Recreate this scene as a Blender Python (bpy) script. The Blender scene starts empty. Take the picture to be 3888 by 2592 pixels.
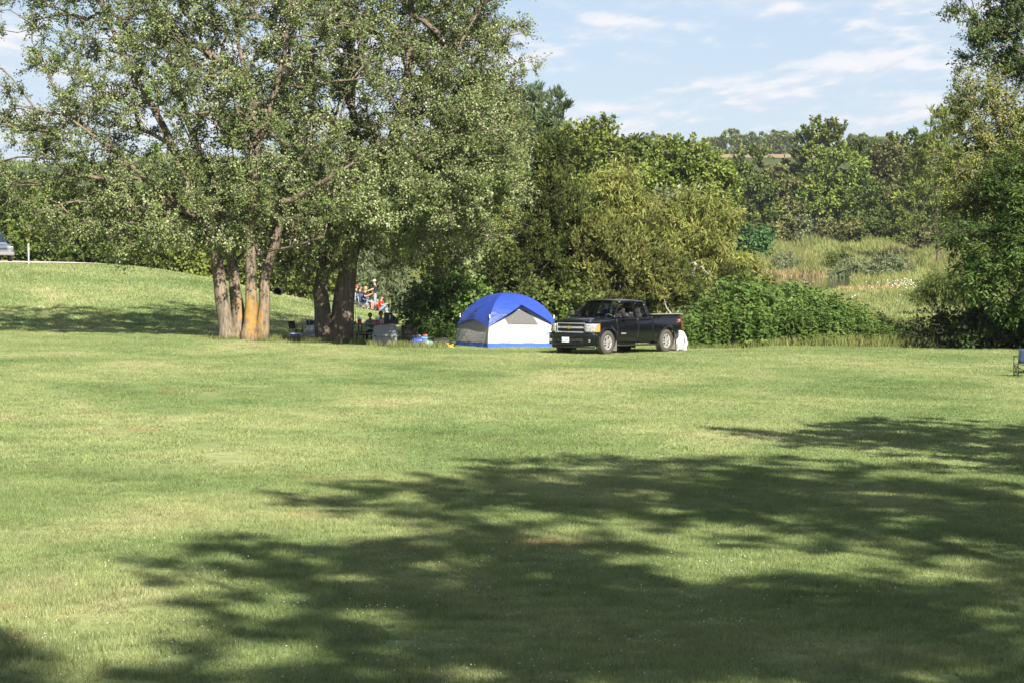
import bpy, bmesh, math, random
import numpy as np
from mathutils import Vector, Matrix
R = math.radians
sc = bpy.context.scene
col = sc.collection

# ------------------------------------------------------------------ camera, sky, sun, exposure
F = 9632.0                     # focal length in photo pixels (55 mm lens on a 22.2 mm sensor)
EYE = 4.1
PITCH = math.atan((1296-900)/F)
cam_d = bpy.data.cameras.new('camera'); cam = bpy.data.objects.new('camera', cam_d); col.objects.link(cam)
cam_d.sensor_width = 22.2; cam_d.lens = 22.2*F/3888.0
cam_d.clip_start = 0.5; cam_d.clip_end = 12000
cam.location = (0, 0, EYE); cam.rotation_euler = (math.pi/2-PITCH, 0, 0)
sc.camera = cam

SUN_AZ = R(158); SUN_EL = R(35)          # azimuth from +Y towards +X
TOSUN = Vector((math.sin(SUN_AZ)*math.cos(SUN_EL), math.cos(SUN_AZ)*math.cos(SUN_EL), math.sin(SUN_EL)))
world = bpy.data.worlds.new('World'); sc.world = world; world.use_nodes = True
CLX, CLY, CLS = 2.5, 6.5, 20.5
def build_world():
    nt = world.node_tree; nt.nodes.clear(); N = nt.nodes.new; L = nt.links.new
    out = N('ShaderNodeOutputWorld'); bg = N('ShaderNodeBackground'); bg.inputs['Strength'].default_value = 0.05
    sky = N('ShaderNodeTexSky'); sky.sky_type = 'NISHITA'; sky.sun_disc = False
    sky.sun_elevation = SUN_EL; sky.sun_rotation = SUN_AZ
    sky.altitude = 300; sky.air_density = 1.0; sky.dust_density = 0.35; sky.ozone_density = 2.5
    tc = N('ShaderNodeTexCoord'); sep = N('ShaderNodeSeparateXYZ'); L(tc.outputs['Generated'], sep.inputs[0])
    def M(op, a, b=None, c=None):
        n = N('ShaderNodeMath'); n.operation = op
        for i, v in enumerate((a, b, c)):
            if v is None: continue
            if isinstance(v, (int, float)): n.inputs[i].default_value = v
            else: L(v, n.inputs[i])
        return n.outputs[0]
    az = M('ARCTAN2', sep.outputs['X'], sep.outputs['Y'])
    el = M('MAXIMUM', M('ARCSINE', sep.outputs['Z']), 0.0)
    # cumulus fields seen low over the land: cells grow with height above the horizon
    kk = M('ADD', el, 0.045)
    px = M('MULTIPLY', M('DIVIDE', az, kk), CLX)
    py = M('MULTIPLY', M('LOGARITHM', kk, 2.718), CLY)
    def cloud(dy):
        cb = N('ShaderNodeCombineXYZ'); L(px, cb.inputs[0]); L(M('ADD', py, dy), cb.inputs[1]); cb.inputs[2].default_value = CLS
        n = N('ShaderNodeTexNoise'); n.inputs['Scale'].default_value = 1.0; n.inputs['Detail'].default_value = 9
        n.inputs['Roughness'].default_value = 0.56; n.inputs['Distortion'].default_value = 0.15
        L(cb.outputs[0], n.inputs['Vector']); return n.outputs['Fac']
    c0 = cloud(0.0); c1 = cloud(0.22)
    def ramp(v, a, b):
        n = N('ShaderNodeMapRange'); n.interpolation_type = 'SMOOTHSTEP'
        n.inputs['From Min'].default_value = a; n.inputs['From Max'].default_value = b; L(v, n.inputs['Value']); return n.outputs[0]
    dens = ramp(c0, 0.42, 0.60)
    lit = ramp(M('SUBTRACT', c0, c1), -0.06, 0.09)
    fade = ramp(el, 0.004, 0.05)
    cm = N('ShaderNodeMix'); cm.data_type = 'RGBA'; L(lit, cm.inputs['Factor'])
    cm.inputs['A'].default_value = (5.6, 6.4, 7.5, 1); cm.inputs['B'].default_value = (7.9, 7.75, 7.9, 1)
    mx = N('ShaderNodeMix'); mx.data_type = 'RGBA'
    L(M('MULTIPLY', M('MULTIPLY', dens, fade), 0.85), mx.inputs['Factor'])
    tint = N('ShaderNodeMix'); tint.data_type = 'RGBA'; tint.blend_type = 'MULTIPLY'; tint.inputs['Factor'].default_value = 1
    L(sky.outputs[0], tint.inputs['A']); tint.inputs['B'].default_value = (0.66, 0.69, 0.84, 1)
    # summer haze whitens the sky towards the horizon all the way round
    hz = N('ShaderNodeMix'); hz.data_type = 'RGBA'; L(M('MULTIPLY', M('EXPONENT', M('MULTIPLY', el, -7.0)), 0.92), hz.inputs['Factor'])
    L(tint.outputs['Result'], hz.inputs['A']); hz.inputs['B'].default_value = (5.7, 6.7, 7.75, 1)
    L(hz.outputs['Result'], mx.inputs['A']); L(cm.outputs['Result'], mx.inputs['B'])
    L(mx.outputs['Result'], bg.inputs['Color']); L(bg.outputs[0], out.inputs['Surface'])
build_world()
sun_d = bpy.data.lights.new('sun', 'SUN'); sun_d.energy = 5.0; sun_d.angle = R(0.53); sun_d.color = (1.0, 0.93, 0.80)
sun = bpy.data.objects.new('sun', sun_d); col.objects.link(sun)
sun.location = (30, -30, 60); sun.rotation_euler = TOSUN.to_track_quat('Z', 'Y').to_euler()
sc.view_settings.view_transform = 'Standard'; sc.view_settings.look = 'None'
sc.view_settings.gamma = 1.0; sc.view_settings.exposure = 1.34
sc.cycles.max_bounces = 6; sc.cycles.diffuse_bounces = 3; sc.cycles.glossy_bounces = 3
sc.cycles.transmission_bounces = 4; sc.cycles.transparent_max_bounces = 8; sc.cycles.volume_bounces = 0

# ------------------------------------------------------------------ photo ray -> point at distance D
CP, SP = math.cos(PITCH), math.sin(PITCH)
def P(u, row, D):
    a = (u-1944)/F; b = -(row-1296)/F
    d = Vector((a, CP+b*SP, -SP+b*CP)); s = D/d.y
    return Vector((0, 0, EYE))+d*s
def px(n, D): return n*D/F

# ------------------------------------------------------------------ small helpers
def link(o, parent=None):
    col.objects.link(o)
    if parent: o.parent = parent
    return o
def tag(o, label=None, cat=None, group=None, kind=None):
    if label: o['label'] = label
    if cat: o['category'] = cat
    if group: o['group'] = group
    if kind: o['kind'] = kind
    return o
def empty(name, loc=(0, 0, 0), rz=0.0):
    o = bpy.data.objects.new(name, None); col.objects.link(o); o.location = loc; o.rotation_euler = (0, 0, rz)
    o.empty_display_size = 0.2
    return o
def copy_tree(o, parent=None):
    c = o.copy(); col.objects.link(c); c.parent = parent
    for ch in list(o.children): copy_tree(ch, c)
    return c
def np_mesh(name, verts, faces, n, mats, smooth=False, tint=None):
    """verts Vx3, faces Fxn (all faces with n corners)"""
    me = bpy.data.meshes.new(name)
    verts = np.asarray(verts, np.float32); faces = np.asarray(faces, np.int32)
    me.vertices.add(len(verts)); me.vertices.foreach_set('co', verts.ravel())
    me.loops.add(faces.size); me.loops.foreach_set('vertex_index', faces.ravel())
    me.polygons.add(len(faces)); me.polygons.foreach_set('loop_start', np.arange(len(faces), dtype=np.int32)*n)
    me.polygons.foreach_set('loop_total', np.full(len(faces), n, np.int32))
    if smooth: me.polygons.foreach_set('use_smooth', np.ones(len(faces), bool))
    if tint is not None:
        a = me.attributes.new('tint', 'FLOAT', 'FACE'); a.data.foreach_set('value', np.asarray(tint, np.float32))
    me.update(calc_edges=True); me.validate()
    for m in (mats if isinstance(mats, (list, tuple)) else [mats]): me.materials.append(m)
    return me
def mesh_obj(name, me, parent=None): return link(bpy.data.objects.new(name, me), parent)

class B:
    """collects shapes into one mesh"""
    def __init__(s): s.bm = bmesh.new()
    def box(s, c, size, rot=None, bev=0.0):
        r = bmesh.ops.create_cube(s.bm, size=1.0); vs = r['verts']
        for v in vs: v.co = Vector((v.co.x*size[0], v.co.y*size[1], v.co.z*size[2]))
        if bev:
            es = list({e for v in vs for e in v.link_edges})
            r2 = bmesh.ops.bevel(s.bm, geom=es, offset=bev, segments=2, affect='EDGES', profile=0.6)
            vs = list({v for f in r2['faces'] for v in f.verts} | {v for v in vs if v.is_valid})
        m = Matrix.Translation(Vector(c)) @ (rot.to_4x4() if rot is not None else Matrix.Identity(4))
        for v in vs: v.co = m @ v.co
        return s
    def tube(s, pts, rad, n=8, closed=False, cap=True, squash=None):
        pts = [Vector(p) for p in pts]; k = len(pts)
        if not hasattr(rad, '__len__'): rad = [rad]*k
        rings = []; up = None
        for i, p in enumerate(pts):
            a = pts[(i-1) % k] if (closed or i > 0) else p; b = pts[(i+1) % k] if (closed or i < k-1) else p
            t = (b-a).normalized()
            if up is None:
                up = Vector((0, 0, 1)) if abs(t.z) < 0.9 else Vector((1, 0, 0))
            x = up.cross(t)
            if x.length < 1e-5: x = Vector((0, 1, 0)).cross(t)
            x.normalize(); y = t.cross(x); up = y
            rings.append([s.bm.verts.new(p+(x*math.cos(2*math.pi*j/n)+y*math.sin(2*math.pi*j/n)*(squash or 1))*rad[i]) for j in range(n)])
        for i in range(k if closed else k-1):
            a, b = rings[i], rings[(i+1) % k]
            for j in range(n):
                f = s.bm.faces.new((a[j], a[(j+1) % n], b[(j+1) % n], b[j])); f.smooth = True
        if cap and not closed:
            s.bm.faces.new(rings[0][::-1]); s.bm.faces.new(rings[-1])
        return s
    def grid(s, pts, smooth=True, wrap=False):
        vs = [[s.bm.verts.new(Vector(p)) for p in row] for row in pts]
        for i in range(len(vs)-1):
            m = len(vs[i])
            for j in range(m if wrap else m-1):
                f = s.bm.faces.new((vs[i][j], vs[i][(j+1) % m], vs[i+1][(j+1) % m], vs[i+1][j])); f.smooth = smooth
        return s
    def prism(s, poly, h, mat=None):
        """poly in the xy plane, extruded by h along z, then mat"""
        mat = mat or Matrix.Identity(4); n = len(poly)
        a = [s.bm.verts.new(mat @ Vector((p[0], p[1], 0))) for p in poly]
        b = [s.bm.verts.new(mat @ Vector((p[0], p[1], h))) for p in poly]
        s.bm.faces.new(a[::-1]); s.bm.faces.new(b)
        for i in range(n): s.bm.faces.new((a[i], a[(i+1) % n], b[(i+1) % n], b[i]))
        return s
    def lathe(s, prof, n=24, mat=None, smooth=True, cap=True):
        """prof: (radius, z) list spun round z, then mat"""
        mat = mat or Matrix.Identity(4)
        rings = [[s.bm.verts.new(mat @ Vector((r*math.cos(2*math.pi*j/n), r*math.sin(2*math.pi*j/n), z))) for j in range(n)] for r, z in prof]
        for a, b in zip(rings, rings[1:]):
            for j in range(n):
                f = s.bm.faces.new((a[j], a[(j+1) % n], b[(j+1) % n], b[j])); f.smooth = smooth
        if cap and prof[0][0] > 1e-4: s.bm.faces.new(rings[0][::-1])
        if cap and prof[-1][0] > 1e-4: s.bm.faces.new(rings[-1])
        return s
    def ball(s, c, r, seg=14, rings=9):
        res = bmesh.ops.create_uvsphere(s.bm, u_segments=seg, v_segments=rings, radius=1.0)
        r = r if hasattr(r, '__len__') else (r, r, r)
        for v in res['verts']:
            v.co = Vector((v.co.x*r[0], v.co.y*r[1], v.co.z*r[2]))+Vector(c)
            for f in v.link_faces: f.smooth = True
        return s
    def build(s, name, mat, parent=None, fix=True):
        if fix:
            bmesh.ops.remove_doubles(s.bm, verts=s.bm.verts, dist=1e-5)
            bmesh.ops.recalc_face_normals(s.bm, faces=s.bm.faces)
        me = bpy.data.meshes.new(name); s.bm.to_mesh(me); s.bm.free(); me.materials.append(mat)
        return mesh_obj(name, me, parent)
def solid(o, t, off=0):
    m = o.modifiers.new('Solidify', 'SOLIDIFY'); m.thickness = t; m.offset = off; return o
def text_obj(name, txt, size, mat, parent, matrix, depth=0.002):
    cu = bpy.data.curves.new(name, 'FONT'); cu.body = txt; cu.size = size; cu.extrude = depth; cu.align_x = 'CENTER'; cu.align_y = 'CENTER'
    cu.resolution_u = 2
    t = bpy.data.objects.new(name, cu); col.objects.link(t)
    bpy.context.view_layer.update()
    me = bpy.data.meshes.new_from_object(t.evaluated_get(bpy.context.evaluated_depsgraph_get()))
    bpy.data.objects.remove(t)
    me.materials.clear(); me.materials.append(mat); me.transform(matrix)
    return mesh_obj(name, me, parent)

# ------------------------------------------------------------------ materials
def new_mat(name):
    m = bpy.data.materials.new(name); m.use_nodes = True; nt = m.node_tree
    b = nt.nodes['Principled BSDF']; return m, nt, b
def mat(name, c, rough=0.5, metal=0.0, coat=0.0, vary=0.0, scale=8.0, bump=0.0, bscale=60.0, spec=0.5, trans=0.0):
    m, nt, b = new_mat(name); N = nt.nodes.new; L = nt.links.new
    b.inputs['Base Color'].default_value = (*c, 1); b.inputs['Roughness'].default_value = rough
    b.inputs['Metallic'].default_value = metal; b.inputs['Coat Weight'].default_value = coat; b.inputs['Specular IOR Level'].default_value = spec
    tc = N('ShaderNodeTexCoord')
    if vary:
        n = N('ShaderNodeTexNoise'); n.inputs['Scale'].default_value = scale; n.inputs['Detail'].default_value = 5; L(tc.outputs['Object'], n.inputs['Vector'])
        mx = N('ShaderNodeMix'); mx.data_type = 'RGBA'; L(n.outputs['Fac'], mx.inputs['Factor'])
        mx.inputs['A'].default_value = (*[x*(1-vary) for x in c], 1); mx.inputs['B'].default_value = (*[min(1, x*(1+vary)) for x in c], 1)
        L(mx.outputs['Result'], b.inputs['Base Color'])
    if bump:
        n = N('ShaderNodeTexNoise'); n.inputs['Scale'].default_value = bscale; n.inputs['Detail'].default_value = 4; L(tc.outputs['Object'], n.inputs['Vector'])
        bp = N('ShaderNodeBump'); bp.inputs['Strength'].default_value = bump; bp.inputs['Distance'].default_value = 0.02
        L(n.outputs['Fac'], bp.inputs['Height']); L(bp.outputs[0], b.inputs['Normal'])
    if trans:
        t = N('ShaderNodeBsdfTranslucent'); t.inputs['Color'].default_value = (*c, 1)
        ms = N('ShaderNodeMixShader'); ms.inputs[0].default_value = trans
        L(b.outputs[0], ms.inputs[1]); L(t.outputs[0], ms.inputs[2]); L(ms.outputs[0], nt.nodes['Material Output'].inputs['Surface'])
    return m
def glass_mat(name, tint=(0.5, 0.55, 0.55), rough=0.02):
    m, nt, b = new_mat(name); N = nt.nodes.new; L = nt.links.new
    nt.nodes.remove(b)
    g = N('ShaderNodeBsdfGlossy'); g.inputs['Roughness'].default_value = rough
    t = N('ShaderNodeBsdfTransparent'); t.inputs['Color'].default_value = (*tint, 1)
    fr = N('ShaderNodeFresnel'); fr.inputs['IOR'].default_value = 1.5
    ms = N('ShaderNodeMixShader'); L(fr.outputs[0], ms.inputs[0]); L(t.outputs[0], ms.inputs[1]); L(g.outputs[0], ms.inputs[2])
    L(ms.outputs[0], nt.nodes['Material Output'].inputs['Surface'])
    return m
def leaf_mat(name, stops, trans=0.3, rough=0.55, var=0.35, scale=0.35):
    """stops: (pos, colour) over the random tint of a leaf; slow colour drift through the crown"""
    m, nt, b = new_mat(name); N = nt.nodes.new; L = nt.links.new
    at = N('ShaderNodeAttribute'); at.attribute_name = 'tint'
    r = N('ShaderNodeValToRGB'); els = r.color_ramp.elements
    while len(els) < len(stops): els.new(0.5)
    for e, (p, c) in zip(els, stops): e.position = p; e.color = (*c, 1)
    L(at.outputs['Fac'], r.inputs[0])
    g = N('ShaderNodeNewGeometry')
    n = N('ShaderNodeTexNoise'); n.inputs['Scale'].default_value = scale; n.inputs['Detail'].default_value = 3; L(g.outputs['Position'], n.inputs['Vector'])
    mr = N('ShaderNodeMapRange'); mr.inputs['From Min'].default_value = 0.3; mr.inputs['From Max'].default_value = 0.7
    mr.inputs['To Min'].default_value = 1-var; mr.inputs['To Max'].default_value = 1+var; L(n.outputs['Fac'], mr.inputs['Value'])
    mx = N('ShaderNodeMix'); mx.data_type = 'RGBA'; mx.blend_type = 'MULTIPLY'; mx.inputs['Factor'].default_value = 1
    L(r.outputs[0], mx.inputs['A']); L(mr.outputs[0], mx.inputs['B'])
    L(mx.outputs['Result'], b.inputs['Base Color']); b.inputs['Roughness'].default_value = rough; b.inputs['Specular IOR Level'].default_value = 0.18
    t = N('ShaderNodeBsdfTranslucent'); L(mx.outputs['Result'], t.inputs['Color'])
    ms = N('ShaderNodeMixShader'); ms.inputs[0].default_value = trans*.7
    L(b.outputs[0], ms.inputs[1]); L(t.outputs[0], ms.inputs[2]); L(ms.outputs[0], nt.nodes['Material Output'].inputs['Surface'])
    return m

# ------------------------------------------------------------------ terrain height
UC = np.array([-800, 0, 500, 850, 1060, 1400, 1600, 2000, 2500, 3000, 3500, 4000, 4700], float)
ROWS = [
 (0,    [2.3]*13), (12, [1.1]*13),
 (22,   [.12, .10, .06, .03, 0, 0, 0, 0, 0, 0, 0, .02, .05]),
 (40,   [.20, .15, .10, .05, .03, 0, 0, 0, 0, 0, 0, .02, .05]),
 (70,   [.35, .30, .25, .15, .10, .05, .02, 0, 0, .02, .02, 0, 0]),
 (88,   [.55, .52, .47, .35, .27, .12, .08, .05, .03, .12, .08, -.03, -.05]),
 (96,   [.60, .58, .50, .28, .16, -.03, -.03, -.03, -.10, .05, .0, -.1, -.1]),
 (104,  [.15, .15, .12, .08, .02, -.12, -.15, -.22, -.3, -.2, -.2, -.3, -.3]),
 (114,  [.60, .60, .50, .30, .12, -.10, -.2, -.4, -.5, -.4, -.4, -.4, -.4]),
 (126,  [1.7, 1.7, 1.6, 1.1, .55, .02, -.3, -.6, -.7, -.6, -.5, -.4, -.4]),
 (138,  [2.6, 2.62, 2.62, 1.85, .9, .18, -.5, -.8, -.8, -.7, -.5, -.4, -.4]),
 (145,  [2.72, 2.74, 2.60, 1.7, .75, .05, -.7, -.9, -.9, -.6, -.5, -.4, -.4]),
 (160,  [2.7, 2.7, 2.0, .9, .0, -.6, -1, -1, -1, -.5, -.4, -.35, -.3]),
 (185,  [2.6, 2.5, 1.7, .6, -.2, -.7, -1, -1, -.8, -.3, -.25, -.2, -.2]),
 (208,  [2.5, 2.4, 1.5, .5, -.3, -.8, -1, -1, -.7, -.2, -.1, .1, .1]),
 (222,  [2.4, 2.3, 1.4, .4, -.4, -.9, -1, -1, -.6, -1.0, .0, .3, .4]),
 (285,  [2.4, 2.2, 1.2, .4, -.2, -.4, -.4, -.2, .3, -1.0, .3, .8, 1]),
 (302,  [2.4, 2.2, 1.3, .6, .2, 0, 0, .4, .8, .6, .9, 1.2, 1.3]),
 (350,  [2.6, 2.4, 2.0, 1.6, 1.5, 1.5, 1.5, 2.2, 3.0, 3.2, 3.2, 3.2, 3.2]),
 (500,  [6, 6, 6, 6, 6, 6, 7, 8, 8, 8, 8, 8, 8]),
 (1100, [33, 34, 36, 37, 38, 39, 40, 40, 40, 40, 40, 40, 40]),
 (1600, [36]*13), (3000, [30]*13), (9000, [20]*13)]
def _gauss(a, s, axis):
    n = int(3*s)+1; k = np.exp(-0.5*(np.arange(-n, n+1)/s)**2); k /= k.sum()
    pad = [(0, 0), (0, 0)]; pad[axis] = (n, n); b = np.pad(a, pad, mode='edge')
    return np.apply_along_axis(lambda v: np.convolve(v, k, 'valid'), axis, b)
_ug = np.arange(-1600, 5601, 50.0); _lg = np.linspace(math.log(4), math.log(9000), 620)
_T = np.array([np.interp(_ug, UC, r[1]) for r in ROWS])
_Z = np.stack([np.interp(np.exp(_lg), [r[0] for r in ROWS], _T[:, j]) for j in range(len(_ug))], 1)
_Z = _gauss(_gauss(_Z, 2.2, 0), 2.5, 1)
def zt(x, y):
    x = np.asarray(x, float); y = np.asarray(y, float)
    D = np.clip(y, 4, 8999); u = np.clip(1944+x/np.maximum(D, 22)*F, -1600, 5599)
    fi = (np.log(D)-_lg[0])/(_lg[1]-_lg[0]); i = np.clip(fi.astype(int), 0, len(_lg)-2); fi = fi-i
    fj = (u+1600)/50; j = np.clip(fj.astype(int), 0, len(_ug)-2); fj = fj-j
    z = (_Z[i, j]*(1-fj)+_Z[i, j+1]*fj)*(1-fi)+(_Z[i+1, j]*(1-fj)+_Z[i+1, j+1]*fj)*fi
    z = z+0.02*np.sin(x*0.9+1.3*np.sin(y*.21))*np.sin(y*0.37+x*.11)*np.clip((y-20)/40, 0, 1)
    return z
def zg(x, y): return float(zt(x, y))
def G(u, D, dz=0.0):
    """point on the ground at distance D in photo column u"""
    x = (u-1944)/F*D/CP; return Vector((x, D, zg(x, D)+dz))
# ------------------------------------------------------------------ ground, road, pond
def lawn_nodes(nt):
    """world-space turf colour shared by the soil sheet and the blades"""
    N = nt.nodes.new; L = nt.links.new
    g = N('ShaderNodeNewGeometry'); pos = g.outputs['Position']
    mp = N('ShaderNodeMapping'); mp.inputs['Scale'].default_value = (0.16, 0.11, 0); L(pos, mp.inputs['Vector'])
    a = N('ShaderNodeTexNoise'); a.inputs['Scale'].default_value = 1.0; a.inputs['Detail'].default_value = 6; a.inputs['Roughness'].default_value = 0.62; a.inputs['Distortion'].default_value = 0.6; L(mp.outputs[0], a.inputs['Vector'])
    r = N('ShaderNodeValToRGB'); e = r.color_ramp.elements
    e[0].position = 0.28; e[0].color = (0.115, 0.174, 0.056, 1)
    e[1].position = 0.76; e[1].color = (0.37, 0.34, 0.20, 1)
    m = e.new(0.46); m.color = (0.188, 0.240, 0.092, 1)
    m = e.new(0.585); m.color = (0.255, 0.288, 0.124, 1)
    L(a.outputs['Fac'], r.inputs[0])
    # fine mottling
    b = N('ShaderNodeTexNoise'); b.inputs['Scale'].default_value = 2.3; b.inputs['Detail'].default_value = 8; b.inputs['Roughness'].default_value = 0.7; L(pos, b.inputs['Vector'])
    mr = N('ShaderNodeMapRange'); mr.inputs['From Min'].default_value = 0.3; mr.inputs['From Max'].default_value = 0.7; mr.inputs['To Min'].default_value = 0.80; mr.inputs['To Max'].default_value = 1.2; L(b.outputs['Fac'], mr.inputs['Value'])
    mx = N('ShaderNodeMix'); mx.data_type = 'RGBA'; mx.blend_type = 'MULTIPLY'; mx.inputs['Factor'].default_value = 1; L(r.outputs[0], mx.inputs['A']); L(mr.outputs[0], mx.inputs['B'])
    # bare reddish soil showing in worn spots
    c = N('ShaderNodeTexNoise'); c.inputs['Scale'].default_value = 0.33; c.inputs['Detail'].default_value = 7; c.inputs['Roughness'].default_value = 0.66
    mp2 = N('ShaderNodeMapping'); mp2.inputs['Location'].default_value = (31, 7, 3); L(pos, mp2.inputs['Vector']); L(mp2.outputs[0], c.inputs['Vector'])
    m2 = N('ShaderNodeMapRange'); m2.inputs['From Min'].default_value = 0.61; m2.inputs['From Max'].default_value = 0.82; L(c.outputs['Fac'], m2.inputs['Value'])
    mz = N('ShaderNodeMix'); mz.data_type = 'RGBA'; L(m2.outputs[0], mz.inputs['Factor']); L(mx.outputs['Result'], mz.inputs['A']); mz.inputs['B'].default_value = (0.30, 0.20, 0.11, 1)
    # faint mower lanes running across the slope
    w = N('ShaderNodeTexWave'); w.wave_type = 'BANDS'; w.bands_direction = 'DIAGONAL'; w.inputs['Scale'].default_value = 0.16; w.inputs['Distortion'].default_value = 2.5; w.inputs['Detail'].default_value = 2; w.inputs['Detail Scale'].default_value = 0.4; L(pos, w.inputs['Vector'])
    mw = N('ShaderNodeMapRange'); mw.inputs['To Min'].default_value = 0.96; mw.inputs['To Max'].default_value = 1.04; L(w.outputs['Fac'], mw.inputs['Value'])
    my = N('ShaderNodeMix'); my.data_type = 'RGBA'; my.blend_type = 'MULTIPLY'; my.inputs['Factor'].default_value = 1; L(mz.outputs['Result'], my.inputs['A']); L(mw.outputs[0], my.inputs['B'])
    return my.outputs['Result'], pos
def turf_soil():
    m, nt, b = new_mat('turf'); N = nt.nodes.new; L = nt.links.new
    c, pos = lawn_nodes(nt); L(c, b.inputs['Base Color']); b.inputs['Roughness'].default_value = 0.9; b.inputs['Specular IOR Level'].default_value = 0.1
    n = N('ShaderNodeTexNoise'); n.inputs['Scale'].default_value = 14; n.inputs['Detail'].default_value = 6; n.inputs['Roughness'].default_value = 0.75; L(pos, n.inputs['Vector'])
    bp = N('ShaderNodeBump'); bp.inputs['Strength'].default_value = 0.6; bp.inputs['Distance'].default_value = 0.06; L(n.outputs['Fac'], bp.inputs['Height']); L(bp.outputs[0], b.inputs['Normal'])
    return m
def blade_mat():
    m, nt, b = new_mat('grass_blade'); N = nt.nodes.new; L = nt.links.new
    c, pos = lawn_nodes(nt)
    at = N('ShaderNodeAttribute'); at.attribute_name = 'tint'
    mr = N('ShaderNodeMapRange'); mr.inputs['To Min'].default_value = 0.75; mr.inputs['To Max'].default_value = 1.45; L(at.outputs['Fac'], mr.inputs['Value'])
    mx = N('ShaderNodeMix'); mx.data_type = 'RGBA'; mx.blend_type = 'MULTIPLY'; mx.inputs['Factor'].default_value = 1; L(c, mx.inputs['A']); L(mr.outputs[0], mx.inputs['B'])
    L(mx.outputs['Result'], b.inputs['Base Color']); b.inputs['Roughness'].default_value = 0.6; b.inputs['Specular IOR Level'].default_value = 0.25
    t = N('ShaderNodeBsdfTranslucent'); L(mx.outputs['Result'], t.inputs['Color']); ms = N('ShaderNodeMixShader'); ms.inputs[0].default_value = 0.35
    L(b.outputs[0], ms.inputs[1]); L(t.outputs[0], ms.inputs[2]); L(ms.outputs[0], nt.nodes['Material Output'].inputs['Surface'])
    return m
M_TURF = turf_soil(); M_BLADE = blade_mat()
def terrain():
    ys = np.concatenate([np.arange(-300, 0, 20), np.arange(0, 165, 1.1), np.arange(165, 360, 4), np.arange(360, 1250, 25), np.arange(1250, 2601, 150)])
    xr = np.concatenate([np.arange(0, 42, 1.0), np.arange(42, 160, 6), np.arange(160, 1000, 50), np.arange(1000, 2601, 200)])
    xs = np.concatenate([-xr[:0:-1], xr])
    X, Y = np.meshgrid(xs, ys); V = np.stack([X, Y, zt(X, Y)], -1).reshape(-1, 3)
    n, m = len(xs), len(ys); i = np.arange((m-1)*n).reshape(m-1, n)[:, :-1].ravel()
    Fq = np.stack([i, i+1, i+n+1, i+n], 1)
    o = mesh_obj('ground', np_mesh('ground', V, Fq, 4, M_TURF, smooth=True)); tag(o, kind='structure')
terrain()
def strip(name, outline_fn, us, Ds, material, lift=0.006):
    """sheet draped on the ground; outline_fn(i, t) -> (u, D)"""
    b = B(); rows = []
    for i in range(len(us)):
        rows.append([G(us[i], Ds[i][0]+(Ds[i][1]-Ds[i][0])*t, lift) for t in np.linspace(0, 1, 9)])
    b.grid(rows); o = b.build(name, material, fix=False); tag(o, kind='structure'); return o
M_ROAD = mat('crushed_rock', (0.62, 0.52, 0.45), 0.95, vary=0.12, scale=3, bump=0.4, bscale=30)
us = np.linspace(-900, 545, 30)
strip('road', None, us, [(141.5+1.2*math.sin((u+200)/300)-(0.8 if u < 150 else 0), 149.5) for u in us], M_ROAD, 0.03)
def water_mat():
    m, nt, b = new_mat('pond_water'); N = nt.nodes.new; L = nt.links.new
    b.inputs['Base Color'].default_value = (0.055, 0.045, 0.022, 1); b.inputs['Roughness'].default_value = 0.06; b.inputs['IOR'].default_value = 1.33
    tc = N('ShaderNodeNewGeometry'); n = N('ShaderNodeTexNoise'); n.inputs['Scale'].default_value = 1.5; n.inputs['Detail'].default_value = 3; L(tc.outputs['Position'], n.inputs['Vector'])
    bp = N('ShaderNodeBump'); bp.inputs['Strength'].default_value = 0.06; bp.inputs['Distance'].default_value = 0.05; L(n.outputs['Fac'], bp.inputs['Height']); L(bp.outputs[0], b.inputs['Normal'])
    return m
def pond():
    b = B(); c = P(3060, 1070, 253); c.z = -0.38
    pts = []
    for k in range(40):
        a = 2*math.pi*k/40; rr = 1+0.12*math.sin(3*a+1)+0.07*math.sin(5*a)
        pts.append((c.x+math.cos(a)*12.5*rr, c.y+math.sin(a)*40*rr, c.z))
    vs = [b.bm.verts.new(p) for p in pts]; b.bm.faces.new(vs)
    tag(b.build('pond', water_mat()), kind='structure')
pond()
def field_mat():
    m, nt, b = new_mat('crop_stubble'); N = nt.nodes.new; L = nt.links.new
    g = N('ShaderNodeNewGeometry'); n = N('ShaderNodeTexNoise'); n.inputs['Scale'].default_value = 0.05; n.inputs['Detail'].default_value = 8; L(g.outputs['Position'], n.inputs['Vector'])
    r = N('ShaderNodeValToRGB'); r.color_ramp.elements[0].position = .35; r.color_ramp.elements[0].color = (.19, .15, .06, 1); r.color_ramp.elements[1].position = .65; r.color_ramp.elements[1].color = (.27, .19, .09, 1)
    L(n.outputs['Fac'], r.inputs[0]); L(r.outputs[0], b.inputs['Base Color']); b.inputs['Roughness'].default_value = 1; return m
def field():
    xs = np.linspace(40, 190, 40); ys = np.linspace(1000, 1150, 20); b = B()
    b.grid([[(x, y, zg(x, y)+0.5) for x in xs] for y in ys]); tag(b.build('crop_field', field_mat(), fix=False), kind='structure')
field()
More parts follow.
